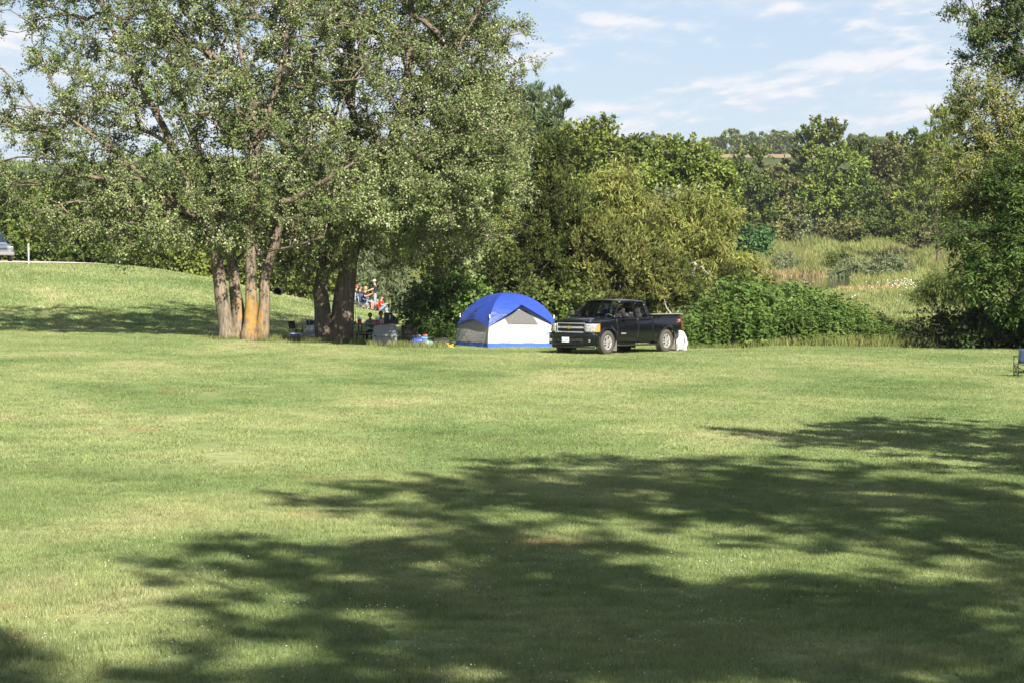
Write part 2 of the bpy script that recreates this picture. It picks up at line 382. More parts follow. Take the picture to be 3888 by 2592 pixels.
def hillside():
    m, nt, b = new_mat('hillside_scrub'); N = nt.nodes.new; L = nt.links.new
    g = N('ShaderNodeNewGeometry'); n = N('ShaderNodeTexNoise'); n.inputs['Scale'].default_value = 0.09; n.inputs['Detail'].default_value = 10; n.inputs['Roughness'].default_value = .7; L(g.outputs['Position'], n.inputs['Vector'])
    r = N('ShaderNodeValToRGB'); r.color_ramp.elements[0].position = .38; r.color_ramp.elements[0].color = (.030, .048, .014, 1); r.color_ramp.elements[1].position = .66; r.color_ramp.elements[1].color = (.095, .115, .035, 1)
    L(n.outputs['Fac'], r.inputs[0]); L(r.outputs[0], b.inputs['Base Color']); b.inputs['Roughness'].default_value = 1; b.inputs['Specular IOR Level'].default_value = .05
    xs = np.linspace(-420, 420, 60); ys = np.linspace(372, 1180, 90); bb = B()
    bb.grid([[(x, y, zg(x, y)+.25) for x in xs] for y in ys]); tag(bb.build('hillside', m, fix=False), kind='structure')
hillside()

# lawn blades: a patch of turf instanced over the mown ground
def blade_patch(name, size, n, h0, h1, w, seed):
    rng = np.random.default_rng(seed)
    p = rng.uniform(-size/2, size/2, (n, 2)); h = rng.uniform(h0, h1, n); a = rng.uniform(0, 2*np.pi, n)
    lean = rng.normal(0, 0.45, (n, 2))*h[:, None]; ww = w*rng.uniform(.6, 1.3, n)
    d = np.stack([np.cos(a), np.sin(a)], 1)*ww[:, None]/2
    z0 = np.full((n, 1), -0.01)
    v0 = np.concatenate([p-d, z0], 1); v1 = np.concatenate([p+d, z0], 1); v2 = np.concatenate([p+lean, h[:, None]], 1)
    V = np.stack([v0, v1, v2], 1).reshape(-1, 3); Fq = np.arange(3*n).reshape(n, 3)
    return bpy.data.objects.new(name, np_mesh(name, V, Fq, 3, M_BLADE, tint=rng.uniform(0, 1, n)))
def instancer(name, pts, rots, scl, src):
    me = bpy.data.meshes.new(name); me.from_pydata([tuple(p) for p in pts], [], [])
    a = me.attributes.new('rz', 'FLOAT', 'POINT'); a.data.foreach_set('value', np.asarray(rots, np.float32))
    a = me.attributes.new('sc', 'FLOAT', 'POINT'); a.data.foreach_set('value', np.asarray(scl, np.float32))
    o = mesh_obj(name, me)
    ng = bpy.data.node_groups.new(name+'_nodes', 'GeometryNodeTree')
    ng.interface.new_socket('Geometry', in_out='INPUT', socket_type='NodeSocketGeometry'); ng.interface.new_socket('Geometry', in_out='OUTPUT', socket_type='NodeSocketGeometry')
    N = ng.nodes.new; L = ng.links.new
    gi = N('NodeGroupInput'); go = N('NodeGroupOutput'); ip = N('GeometryNodeInstanceOnPoints'); oi = N('GeometryNodeObjectInfo'); oi.inputs['Object'].default_value = src
    ar = N('GeometryNodeInputNamedAttribute'); ar.data_type = 'FLOAT'; ar.inputs['Name'].default_value = 'rz'
    asx = N('GeometryNodeInputNamedAttribute'); asx.data_type = 'FLOAT'; asx.inputs['Name'].default_value = 'sc'
    cx = N('ShaderNodeCombineXYZ'); L(ar.outputs[0], cx.inputs[2]); c2 = N('ShaderNodeCombineXYZ')
    c2.inputs[0].default_value = 1; c2.inputs[1].default_value = 1; L(asx.outputs[0], c2.inputs[2])
    L(gi.outputs[0], ip.inputs['Points']); L(oi.outputs['Geometry'], ip.inputs['Instance']); L(cx.outputs[0], ip.inputs['Rotation']); L(c2.outputs[0], ip.inputs['Scale']); L(ip.outputs[0], go.inputs[0])
    md = o.modifiers.new('Instances', 'NODES'); md.node_group = ng
    return o
def lawn_grass():
    rng = np.random.default_rng(5)
    for nm, y0, y1, st, src, lab in (
        ('lawn_grass', 20.5, 44, 0.8, blade_patch('near_turf', 1.0, 2300, .02, .060, .011, 1), 'short mown lawn grass in the shaded foreground'),
        ('lawn_grass', 44, 101, 1.6, blade_patch('far_turf', 2.0, 2600, .02, .05, .022, 2), 'short mown lawn grass of the sunny lawn up to the camp')):
        pts = []
        for y in np.arange(y0, y1, st):
            wl = y*2250/F+2.0
            for x in np.arange(-wl, wl, st):
                xx, yy = x+rng.uniform(-.2, .2)*st, y+rng.uniform(-.2, .2)*st
                pts.append((xx, yy, zg(xx, yy)))
        o = instancer(nm, pts, rng.uniform(0, 6.28, len(pts)), np.array([.95+.42*math.sin(p[0]*1.7+math.sin(p[1]*.9))*math.sin(p[1]*1.3+p[0]*.4) for p in pts])*rng.uniform(.75, 1.25, len(pts)), src)
        tag(o, lab, 'grass', kind='stuff')
    n = 130000; y = rng.uniform(100.5, 141, n); x = (rng.uniform(-250, 1560, n)-1944)/F*y
    h = rng.uniform(.03, .09, n); a = rng.uniform(0, 6.28, n); w = rng.uniform(.018, .045, n)
    p = np.stack([x, y, zt(x, y)], 1); d = np.stack([np.cos(a), np.sin(a), 0*a], 1)*w[:, None]
    tip = p+np.stack([rng.normal(0, .4, n)*h, rng.normal(0, .4, n)*h, h], 1)
    V = np.stack([p-d, p+d, tip], 1).reshape(-1, 3)
    tag(mesh_obj('slope_grass', np_mesh('slope_grass', V, np.arange(3*n).reshape(n, 3), 3, M_BLADE, tint=rng.uniform(0, 1, n))), 'mown grass on the bank rising to the road', 'grass', kind='stuff')
lawn_grass()
# ------------------------------------------------------------------ trees and plants
def tubes(p0, p1, r0, r1, n):
    p0, p1 = np.asarray(p0, float), np.asarray(p1, float); E = len(p0)
    t = p1-p0; t /= np.maximum(np.linalg.norm(t, axis=1, keepdims=True), 1e-6)
    ref = np.where(np.abs(t[:, 2:3]) < .9, np.array([[0, 0, 1.]]), np.array([[1., 0, 0]]))
    x = np.cross(ref, t); x /= np.linalg.norm(x, axis=1, keepdims=True); y = np.cross(t, x)
    a = 2*np.pi*np.arange(n)/n; ca, sa = np.cos(a), np.sin(a)
    d = x[:, None]*ca[None, :, None]+y[:, None]*sa[None, :, None]
    A = p0[:, None]+d*np.asarray(r0)[:, None, None]; Bb = p1[:, None]+d*np.asarray(r1)[:, None, None]
    V = np.concatenate([A, Bb], 1).reshape(-1, 3)
    base = (np.arange(E)*2*n)[:, None]; j = np.arange(n)[None]
    Fq = np.stack([base+j, base+(j+1) % n, base+n+(j+1) % n, base+n+j], -1).reshape(-1, 4)
    return V, Fq
def leaf_quads(pos, d, nrm, L, W, fold=0.25):
    """diamond leaves folded along the midrib: base, side, tip, side -> 2 triangles each"""
    d = d/np.maximum(np.linalg.norm(d, axis=1, keepdims=True), 1e-6)
    s = np.cross(nrm, d); s /= np.maximum(np.linalg.norm(s, axis=1, keepdims=True), 1e-6); nn = np.cross(d, s)
    L = np.broadcast_to(L, (len(pos),))[:, None]; W = np.broadcast_to(W, (len(pos),))[:, None]
    b = pos; tip = pos+d*L; mid = pos+d*L*0.45+nn*W*fold
    l = mid+s*W*.5; r = mid-s*W*.5
    V = np.stack([b, l, tip, r], 1).reshape(-1, 3); i = np.arange(len(pos))[:, None]*4
    Fq = np.concatenate([i+np.array([[0, 2, 1]]), i+np.array([[0, 3, 2]])], 1).reshape(-1, 3)
    return V, Fq
def bark_mat(name, a, b_, lichen=None):
    m, nt, b = new_mat(name); N = nt.nodes.new; L = nt.links.new
    tc = N('ShaderNodeNewGeometry'); mp = N('ShaderNodeMapping'); mp.inputs['Scale'].default_value = (9, 9, 1.6); L(tc.outputs['Position'], mp.inputs['Vector'])
    n = N('ShaderNodeTexNoise'); n.inputs['Scale'].default_value = 1.3; n.inputs['Detail'].default_value = 8; n.inputs['Roughness'].default_value = .7; n.inputs['Distortion'].default_value = .4; L(mp.outputs[0], n.inputs['Vector'])
    r = N('ShaderNodeValToRGB'); r.color_ramp.elements[0].position = .36; r.color_ramp.elements[0].color = (*a, 1); r.color_ramp.elements[1].position = .62; r.color_ramp.elements[1].color = (*b_, 1); L(n.outputs['Fac'], r.inputs[0])
    cur = r.outputs[0]
    if lichen:
        (cx, cy, cz, rx, rz) = lichen
        mp2 = N('ShaderNodeMapping'); mp2.vector_type = 'POINT'; mp2.inputs['Location'].default_value = (-cx/rx, -cy/rx/2, -cz/rz); mp2.inputs['Scale'].default_value = (1/rx, .5/rx, 1/rz); L(tc.outputs['Position'], mp2.inputs['Vector'])
        ln = N('ShaderNodeVectorMath'); ln.operation = 'LENGTH'; L(mp2.outputs[0], ln.inputs[0])
        n2 = N('ShaderNodeTexNoise'); n2.inputs['Scale'].default_value = 4.5; n2.inputs['Detail'].default_value = 6; L(tc.outputs['Position'], n2.inputs['Vector'])
        ad = N('ShaderNodeMath'); ad.operation = 'MULTIPLY_ADD'; ad.inputs[1].default_value = 3.4; L(n2.outputs['Fac'], ad.inputs[0]); L(ln.outputs['Value'], ad.inputs[2])
        mr = N('ShaderNodeMapRange'); mr.inputs['From Min'].default_value = 2.95; mr.inputs['From Max'].default_value = 1.9; L(ad.outputs[0], mr.inputs['Value'])
        mx = N('ShaderNodeMix'); mx.data_type = 'RGBA'; L(mr.outputs[0], mx.inputs['Factor']); L(cur, mx.inputs['A']); mx.inputs['B'].default_value = (0.33, 0.19, 0.045, 1); cur = mx.outputs['Result']
    L(cur, b.inputs['Base Color']); b.inputs['Roughness'].default_value = .9; b.inputs['Specular IOR Level'].default_value = .15
    bp = N('ShaderNodeBump'); bp.inputs['Strength'].default_value = .9; bp.inputs['Distance'].default_value = .05; L(n.outputs['Fac'], bp.inputs['Height']); L(bp.outputs[0], b.inputs['Normal'])
    return m
class Skel:
    def __init__(s, cap=60000):
        s.p = np.zeros((cap, 3)); s.par = np.full(cap, -1); s.len = np.zeros(cap); s.n = 0; s.fix = np.zeros(cap)
    def add(s, p, par, fix=0.0):
        i = s.n; s.p[i] = p; s.par[i] = par; s.fix[i] = fix
        s.len[i] = 0 if par < 0 else s.len[par]+np.linalg.norm(s.p[i]-s.p[par]); s.n += 1; return i
def grow(stems, attrs, rng, step, r0, pen=0.35, wob=0.10, lift=0.12, first=0):
    """stems: polylines [(point, radius)...]; attractors are joined one by one to the growing skeleton"""
    S = Skel()
    for st in stems:
        prev = -1
        for (p, r) in st: prev = S.add(p, prev, r)
    ns = S.n; seeds = S.p[:ns]
    d0 = np.min(np.linalg.norm(attrs[:, None]-seeds[None], axis=2), 1)
    ends = []
    for k in np.argsort(d0):
        a = attrs[k]; q = S.p[first:S.n]; v = a-q; d = np.linalg.norm(v, axis=1)
        cost = d*(1+0.9*np.clip(-v[:, 2]/np.maximum(d, 1e-3), 0, 1))+pen*S.len[first:S.n]
        i = int(np.argmin(cost))+first; p = S.p[i].copy(); dist = np.linalg.norm(a-p)
        par = S.par[i]; dr = (p-S.p[par]) if par >= 0 else np.array([0, 0, 1.]); dr = dr/max(np.linalg.norm(dr), 1e-6)
        c = p+(a-p)*.45+dr*dist*.18+np.array([0, 0, dist*lift])+rng.normal(0, wob, 3)*dist
        m = max(2, int(dist/step)); prev = i
        for j in range(1, m+1):
            t = j/m; w = (1-t)**2*p+2*t*(1-t)*c+t*t*a
            if j < m: w = w+rng.normal(0, .03, 3)*min(dist, 1.5)
            prev = S.add(w, prev)
        ends.append(prev)
    tips = np.zeros(S.n); tips[ends] = 1
    for i in range(S.n-1, -1, -1):
        if S.par[i] >= 0: tips[S.par[i]] += tips[i]
    rad = r0*np.maximum(tips, 1)**0.46
    return S, rad, np.array(ends), ns
def unit(v): return v/np.maximum(np.linalg.norm(v, axis=-1, keepdims=True), 1e-6)
def sample_ells(ells, n, rng, shell=0.45):
    w = np.array([(e[1][0]*e[1][1]*e[1][2])**(0.72)*(e[2] if len(e) > 2 else 1) for e in ells]); w /= w.sum(); out = []; nr = []
    for (c, r, *_), k in zip(ells, rng.multinomial(n, w)):
        d = unit(rng.normal(size=(k, 3))); q = (shell**3+(1-shell**3)*rng.uniform(0, 1, k))**(1/3)
        out.append(np.array(c)+d*q[:, None]*np.array(r)); nr.append(d)
    return np.concatenate(out), np.concatenate(nr)
STY = {
 # twigs, twig length, droop, leaves/twig, leaf L, W, out, up, rand, normal-up
 'maple':  dict(k=7, tl=(.35, .78), droop=-.10, lv=23, L=(.062, .110), W=.78, out=.5, up=-.05, rnd=.8, nup=.7, tr=.013),
 'broad':  dict(k=5, tl=(.5, 1.1), droop=.05, lv=14, L=(.2, .34), W=.75, out=.6, up=.05, rnd=.8, nup=.8, tr=.012),
 'cedar':  dict(k=6, tl=(.35, .8), droop=.22, lv=26, L=(.12, .24), W=.34, out=.7, up=.55, rnd=.5, nup=.2, tr=.008),
 'willow': dict(k=6, tl=(.5, 1.1), droop=-.25, lv=20, L=(.2, .36), W=.17, out=.35, up=-.6, rnd=.55, nup=.3, tr=.008),
 'pine':   dict(k=5, tl=(.5, 1.0), droop=.1, lv=16, L=(.3, .5), W=.22, out=.8, up=.4, rnd=.45, nup=.3, tr=.012),
 'walnut': dict(k=7, tl=(.5, .8), droop=-.45, lv=18, L=(.10, .17), W=.33, out=.35, up=-.45, rnd=.45, nup=.8, tr=.006),
}
def tree(name, label, cat, base, ells, style, leafm, barkm, n_attr, seed, stems=None, trunk_r=.2, lod=1.0, leafscale=1.0, group=None,
         step=.5, r0=.014, kmul=1.0, shell=.45, pen=.35, gaps=None, sides=4, lift=.12, bushy=False, first=0):
    rng = np.random.default_rng(seed); st = dict(STY[style])
    root = empty(name, base); bz = np.array(base, float)
    ells = [(np.array(e[0])-bz, np.array(e[1]), e[2] if len(e) > 2 else 1.0) for e in ells]
    A, An = sample_ells(ells, n_attr, rng, shell)
    cen = np.mean([e[0] for e in ells], 0)
    keep = A[:, 2] > 0.12; A, An = A[keep], An[keep]
    if stems is None:
        top = max(e[0][2]+e[1][2]*.3 for e in ells); c0 = max(ells, key=lambda e: e[1][0]*e[1][2])[0]
        pts = [(np.array([0, 0, -.2]), trunk_r*1.35), (np.array([0, 0, .15*top]), trunk_r)]
        for f in (.35, .55, .75, 1.0):
            pts.append((np.array([c0[0]*f*.8+rng.normal(0, .04)*top*f, c0[1]*f*.8, top*f]), trunk_r*(1-.8*f)))
        stems = [pts]
    else: stems = [[(np.array(p)-bz, r) for p, r in s_] for s_ in stems]
    # resample the stems so that limbs can leave anywhere
    rs = []
    for s_ in stems:
        q = []
        for (a, ra), (b_, rb) in zip(s_, s_[1:]):
            m = max(2, int(np.linalg.norm(b_-a)/.45))
            for j in range(m): t = j/m; q.append((a+(b_-a)*t+(rng.normal(0, .02, 3)*min(1, ra*4) if j else 0), ra+(rb-ra)*t))
        q.append(s_[-1]); rs.append(q)
    S, rad, ends, ns = grow(rs, A, rng, step, r0, pen, lift=lift)
    # trunk
    b = B(); flare = []
    for q in rs:
        pts = [p for p, r in q]; rr = [r for p, r in q]
        b.tube(pts, rr, n=12 if rr[0] > .12 else 8)
    # bark ridges
    for v in b.bm.verts:
        h = math.sin(v.co.x*23+v.co.z*1.7)*math.sin(v.co.y*27+v.co.z*2.3); v.co.x += h*.012; v.co.y += h*.012
    b.build('trunk', barkm, root, fix=False)
    # limbs
    idx = np.arange(ns, S.n); par = S.par[idx]
    p0, p1 = S.p[par], S.p[idx]; ra = np.minimum(np.where(S.fix[par] > 0, np.minimum(S.fix[par]*.75, rad[idx]*1.15), rad[par]), rad[idx]*1.5); rb = rad[idx]
    # twigs
    k = max(2, int(round(st['k']*kmul)))
    E = S.p[ends]; Eo = unit(E-np.array([cen[0], cen[1], cen[2]*.75])) if not bushy else unit(E*np.array([1, 1, .4]))
    # order of Eo follows ends
    td = unit(Eo[:, None]*.55+rng.normal(size=(len(E), k, 3))*.62+np.array([0, 0, st['droop']]))
    tl = rng.uniform(*st['tl'], (len(E), k))*lod**.3
    T0 = np.repeat(E[:, None], k, 1); T1 = T0+td*tl[..., None]+np.array([0, 0, 1])*(st['droop']*tl[..., None]*.5)
    T0, T1, td_ = T0.reshape(-1, 3), T1.reshape(-1, 3), td.reshape(-1, 3)
    V, Fq = tubes(np.concatenate([p0, ]), np.concatenate([p1, ]), ra, rb, sides)
    V2, F2 = tubes(T0, T1, np.full(len(T0), st['tr']), np.full(len(T0), st['tr']*.5), 3)
    # two meshes joined as quads
    o = mesh_obj('branches', np_mesh('branches', np.concatenate([V, V2]), np.concatenate([Fq, F2+len(V)]), 4, barkm, smooth=True), root); o['kind'] = 'stuff'
    # leaves
    m = max(3, int(st['lv']*lod)); n = len(T0)*m
    t = rng.uniform(.05, 1.08, (len(T0), m, 1))
    pos = (T0[:, None]*(1-t)+T1[:, None]*t).reshape(-1, 3)+rng.normal(0, .055*leafscale**.5, (n, 3))
    od = np.repeat(td_, m, 0)
    if style == 'walnut':   # leaflets in pairs to both sides of the leaf stalk
        side = unit(np.cross(od, np.array([0, 0, 1.]))); sg = np.where(rng.uniform(size=(n, 1)) < .5, 1, -1)
        d = unit(side*sg*.8+od*.45+rng.normal(size=(n, 3))*.2+np.array([0, 0, -.3]))
    else:
        d = unit(od*st['out']+np.array([0, 0, st['up']])+rng.normal(size=(n, 3))*st['rnd'])
    nr = unit(np.array([0, 0, st['nup']])+np.repeat(np.repeat(Eo, k, 0), m, 0)*.35+rng.normal(size=(n, 3))*.55)
    L = rng.uniform(*st['L'], n)*leafscale; W = L*st['W']*rng.uniform(.75, 1.2, n)
    V, Fq = leaf_quads(pos, d, nr, L, W)
    # a spray shares much of its tint
    tint = np.clip(np.repeat(rng.uniform(0, 1, len(E)), k*m)*.35+rng.uniform(0, 1, n)*.65, 0, 1)
    o = mesh_obj('crown', np_mesh('crown', V, Fq, 3, leafm, tint=np.repeat(tint, 2)), root); o['kind'] = 'stuff'
    tag(root, label, cat, group)
    return root
def ell(u, row, D, ru, rr, rd=None, w=1.0):
    c = P(u, row, D); return (np.array(c), np.array([px(ru, D), rd if rd else px(ru, D)*.9, px(rr, D)]), w)

L_MAPLE = leaf_mat('silver_maple_leaf', [(0, (.070, .115, .026)), (.45, (.135, .185, .055)), (.68, (.195, .235, .095)), (.80, (.28, .31, .17)), (1, (.42, .44, .30))], .25, .42, .25, .5)
L_MAPLE2 = leaf_mat('yellowing_maple_leaf', [(0, (.065, .105, .018)), (.5, (.125, .165, .035)), (.8, (.24, .24, .055)), (1, (.40, .36, .16))], .28, .45, .25, .5)
L_CEDAR = leaf_mat('cedar_spray', [(0, (.020, .034, .008)), (.5, (.050, .070, .014)), (1, (.115, .128, .028))], .12, .7, .45, .6)
L_CEDARB = leaf_mat('brown_cedar_spray', [(0, (.045, .058, .014)), (.5, (.105, .122, .028)), (1, (.18, .175, .055))], .12, .7, .45, .6)
L_WILLOW = leaf_mat('willow_leaf', [(0, (.095, .130, .026)), (.5, (.180, .205, .048)), (1, (.28, .27, .085))], .28, .55, .3, .4)
L_LIME = leaf_mat('bright_green_leaf', [(0, (.080, .130, .020)), (.5, (.16, .215, .040)), (1, (.25, .29, .07))], .3, .5, .3, .3)
L_MID = leaf_mat('mid_green_leaf', [(0, (.062, .095, .016)), (.5, (.125, .160, .030)), (1, (.20, .22, .052))], .25, .55, .35, .25)
L_DARK = leaf_mat('dark_green_leaf', [(0, (.036, .064, .012)), (.5, (.080, .115, .022)), (1, (.135, .16, .036))], .22, .55, .35, .25)
L_PINE = leaf_mat('pine_needles', [(0, (.040, .070, .028)), (.5, (.075, .11, .045)), (1, (.12, .15, .07))], .12, .6, .3, .3)
L_GREY = leaf_mat('grey_green_leaf', [(0, (.075, .105, .045)), (.5, (.135, .165, .075)), (1, (.23, .25, .14))], .25, .5, .3, .5)
L_OLIVE = leaf_mat('olive_brush_leaf', [(0, (.06, .075, .022)), (.5, (.12, .13, .04)), (1, (.19, .18, .075))], .22, .6, .4, .4)
L_WEED = leaf_mat('ragweed_leaf', [(0, (.055, .110, .022)), (.5, (.105, .180, .038)), (1, (.18, .25, .07))], .3, .5, .22, .8)
L_WALNUT = leaf_mat('walnut_leaflet', [(0, (.030, .065, .013)), (.5, (.062, .115, .022)), (1, (.12, .17, .042))], .3, .45, .3, .5)
L_COTTON = leaf_mat('cottonwood_leaf', [(0, (.032, .065, .016)), (.5, (.065, .11, .026)), (.85, (.12, .16, .05)), (1, (.30, .34, .20))], .25, .4, .3, .5)
L_SHADE = leaf_mat('shade_darkened_leaf', [(0, (.018, .036, .010)), (.5, (.036, .062, .016)), (1, (.07, .10, .028))], .2, .55, .3, .5)  # leaf colour darkened to hold the shade under the walnut
BARK_GREY = bark_mat('grey_bark', (.15, .125, .10), (.38, .33, .27))
BARK_DARK = bark_mat('dark_bark', (.055, .045, .034), (.16, .13, .10))
BARK_PALE = bark_mat('pale_bark', (.20, .18, .15), (.42, .39, .34))
# ---- the two big silver maples by the camp
def stem(D, *pts):
    """(photo column, row, depth shift, radius in metres)"""
    return [(np.array(P(u, r, D+dd)), w) for (u, r, dd, w) in pts]
T1 = 94.0; b1 = G(930, T1)
BARK_M1 = bark_mat('lichened_maple_bark', (.070, .055, .042), (.235, .19, .145), lichen=(P(955, 1200, T1).x, T1, P(955, 1200, T1).z, .48, 1.0))
tree('maple_tree', 'big silver maple with several grey stems and orange lichen on its middle stem', 'tree', b1,
     [ell(640, 420, T1, 560, 400, 4.6), ell(270, 520, T1-.5, 360, 300, 3.6, .5), ell(960, 160, T1, 520, 420, 4.4), ell(1010, 640, T1-1, 400, 270, 3.6),
      ell(400, 800, T1-1, 280, 165, 3.2), ell(700, 760, T1-1.5, 330, 150, 3.4), ell(150, 180, T1, 330, 330, 3.4, .32), ell(560, -130, T1, 600, 330, 4.2),
      ell(60, 600, T1, 260, 200, 2.8, .5), ell(880, 890, T1-1.3, 210, 70, 1.6), ell(520, 930, T1-1, 180, 60, 1.6, .8)],
     'maple', L_MAPLE, BARK_M1, 1220, 11, step=.55, r0=.0135, shell=.35, first=0, pen=.22,
     stems=[stem(T1, (868, 1300, 0.00, 0.406), (858, 1240, 0.00, 0.280), (838, 1100, 0.00, 0.243), (815, 950, 0.20, 0.204), (740, 760, -0.22, 0.170), (640, 520, -0.70, 0.130), (500, 260, -0.70, 0.100), (400, 60, -0.80, 0.070), (340, -150, -0.90, 0.040)),
            stem(T1, (912, 1302, 0.22, 0.440), (908, 1240, 0.25, 0.292), (900, 1150, 0.30, 0.241), (882, 1000, 0.45, 0.181), (800, 700, 0.06, 0.140), (670, 330, -0.10, 0.100), (610, 60, 0.10, 0.060)),
            stem(T1, (945, 1302, -0.30, 0.371), (950, 1230, -0.25, 0.252), (953, 1060, -0.20, 0.213), (947, 905, -0.20, 0.194), (965, 690, -1.19, 0.170), (980, 532, -1.40, 0.150), (950, 370, -1.30, 0.100), (900, 150, -1.10, 0.070), (890, -60, -1.00, 0.040)),
            stem(T1, (980, 540, -1.40, 0.120), (1020, 440, -1.50, 0.100), (1080, 200, -1.60, 0.080), (1110, -60, -1.60, 0.050)),
            stem(T1, (992, 1300, 0.10, 0.315), (1000, 1200, 0.10, 0.223), (1006, 1060, 0.10, 0.194), (1045, 930, 0.10, 0.165), (1062, 850, -0.06, 0.160), (1050, 770, -0.57, 0.120), (1110, 760, -1.02, 0.110), (1230, 690, -1.89, 0.080), (1370, 600, -2.60, 0.050)),
            stem(T1, (790, 860, 0.10, 0.117), (600, 720, -1.43, 0.100), (430, 570, -2.30, 0.070), (250, 440, -2.60, 0.045), (60, 400, -2.70, 0.030)),
            stem(T1, (985, 975, -0.20, 0.058), (1010, 955, -0.60, 0.053), (1100, 940, -1.20, 0.044), (1230, 900, -1.80, 0.028))])
T2 = 97.5; b2 = G(1270, T2); BARK_M2 = bark_mat('shaded_maple_bark', (.070, .055, .042), (.21, .17, .13))
tree('maple_tree', 'silver maple with two dark leaning trunks beside the picnic table', 'tree', b2,
     [ell(1430, 330, T2, 520, 400, 4.6), ell(1660, 560, T2-1, 330, 330, 3.6), ell(1330, 700, T2-1, 330, 230, 3.4), ell(1770, 240, T2, 270, 300, 3.2),
      ell(1560, 860, T2-1, 330, 170, 3.2), ell(1200, 900, T2-.6, 230, 130, 2.8), ell(1480, -120, T2, 560, 340, 4.4), ell(1850, 520, T2-.5, 180, 260, 2.6),
      ell(1150, 1010, T2-.4, 130, 80, 1.8), ell(1030, 900, T2-1, 200, 110, 2.2), ell(1660, 640, 91.5, 260, 200, 2.6), ell(1560, 820, 92, 230, 130, 2.4), ell(1800, 480, 91.5, 170, 190, 2.2), ell(1850, 700, 91.8, 130, 140, 1.6), ell(1520, 740, 90.3, 220, 120, 2.2), ell(1720, 740, 89.5, 160, 120, 1.8), ell(1940, 700, 90.3, 80, 90, 1.2), ell(1380, 800, 91.0, 170, 100, 1.8)],
     'maple', L_MAPLE, BARK_M2, 1600, 12, step=.55, r0=.0135, shell=.35, pen=.22,
     stems=[stem(T2, (1240, 1305, 0.00, 0.460), (1226, 1240, 0.00, 0.345), (1216, 1110, 0.00, 0.287), (1232, 1000, 0.20, 0.241), (1290, 800, -0.02, 0.170), (1330, 560, -0.80, 0.130), (1340, 300, -0.70, 0.090), (1320, 60, -0.60, 0.060)),
            stem(T2, (1288, 1306, 0.10, 0.552), (1298, 1230, 0.10, 0.460), (1310, 1100, 0.10, 0.391), (1325, 980, 0.00, 0.333), (1390, 800, -0.62, 0.220), (1480, 560, -1.60, 0.170), (1545, 330, -1.60, 0.130), (1562, 90, -1.50, 0.090), (1560, -120, -1.30, 0.050)),
            stem(T2, (1395, 790, -0.67, 0.150), (1540, 700, -1.74, 0.110), (1700, 560, -2.40, 0.070), (1850, 430, -2.60, 0.040)),
            stem(T2, (1480, 560, -1.60, 0.120), (1620, 380, -1.60, 0.090), (1740, 180, -1.50, 0.060), (1830, 20, -1.30, 0.035))])
b = G(1700, 107)
tree('maple_tree', 'maple with yellowing leaves rising behind the left side of the tent', 'tree', b,
     [ell(1830, 560, 106, 170, 240), ell(1760, 820, 105, 170, 190), ell(1680, 1000, 104.5, 110, 120), ell(1910, 740, 106, 80, 150), ell(1600, 700, 106, 150, 220)],
     'maple', L_MAPLE2, BARK_GREY, 250, 13, trunk_r=.2, r0=.012, shell=.4, leafscale=1.15)

# ---- belt of trees and brush behind the camp
def bg(name, label, style, lm, u, D, ells, n, seed, bark=BARK_DARK, group=None, cat='tree', **kw):
    return tree(name, label, cat, G(u, D), [ell(e[0], e[1], D+(e[4] if len(e) > 4 else 0), e[2], e[3]) for e in ells], style, lm, bark, n, seed, group=group, **kw)
bg('cedar_tree', 'tall dark cedar right behind the tent', 'cedar', L_CEDAR, 2080, 110, [(2095, 610, 55, 90), (2090, 740, 110, 120), (2080, 890, 170, 130), (2050, 1040, 225, 120), (1990, 1140, 220, 90)], 430, 21, step=.6, r0=.01, trunk_r=.16, shell=.3)
bg('cedar_tree', 'leaning cedar with dead grey limbs behind the truck cab', 'cedar', L_CEDARB, 2330, 109, [(2290, 960, 150, 120), (2390, 1040, 180, 110), (2270, 1120, 170, 80), (2480, 1110, 130, 80)], 190, 22, step=.6, r0=.01, trunk_r=.12, shell=.35)
bg('cedar_tree', 'low olive cedar over the truck bed', 'cedar', L_CEDAR, 2520, 110, [(2520, 1080, 130, 90), (2600, 1140, 90, 70), (2430, 1150, 120, 60)], 100, 23, step=.6, r0=.01, trunk_r=.1, shell=.35)
bg('willow_tree', 'yellow-green willow behind the cedar with thin upright crown', 'willow', L_WILLOW, 2330, 126, [(2330, 720, 110, 110), (2400, 850, 150, 140), (2280, 850, 110, 130)], 150, 24, step=.7, r0=.012, leafscale=1.2)
bg('willow_tree', 'rounded drooping willow right of the cedars', 'willow', L_WILLOW, 2660, 121, [(2650, 860, 150, 130), (2700, 1010, 120, 130), (2600, 960, 140, 130), (2720, 1120, 90, 60)], 200, 25, step=.7, r0=.012, leafscale=1.1)
bg('willow_tree', 'olive willow bush sagging towards the pond', 'willow', L_WILLOW, 2790, 130, [(2790, 1040, 90, 70), (2830, 1090, 80, 50)], 70, 26, step=.7, r0=.012, leafscale=1.1)
bg('pine_tree', 'tall pine whose open tip stands above the maples', 'pine', L_PINE, 2115, 215, [(2118, 400, 36, 62), (2105, 500, 70, 60), (2110, 600, 100, 70), (2140, 700, 120, 80)], 95, 27, step=1, r0=.02, leafscale=1.4)
bg('pine_tree', 'blunt pine just left of the tall open-tipped pine', 'pine', L_PINE, 2030, 218, [(2025, 400, 46, 55), (2020, 500, 85, 70), (2030, 620, 110, 90)], 95, 28, step=1, r0=.02, leafscale=1.4)
bg('broadleaf_tree', 'round leafy tree standing right of the pines', 'broad', L_MID, 2270, 205, [(2280, 510, 70, 62), (2270, 590, 110, 80), (2230, 690, 130, 90)], 150, 29, step=1, r0=.018, leafscale=1.1)
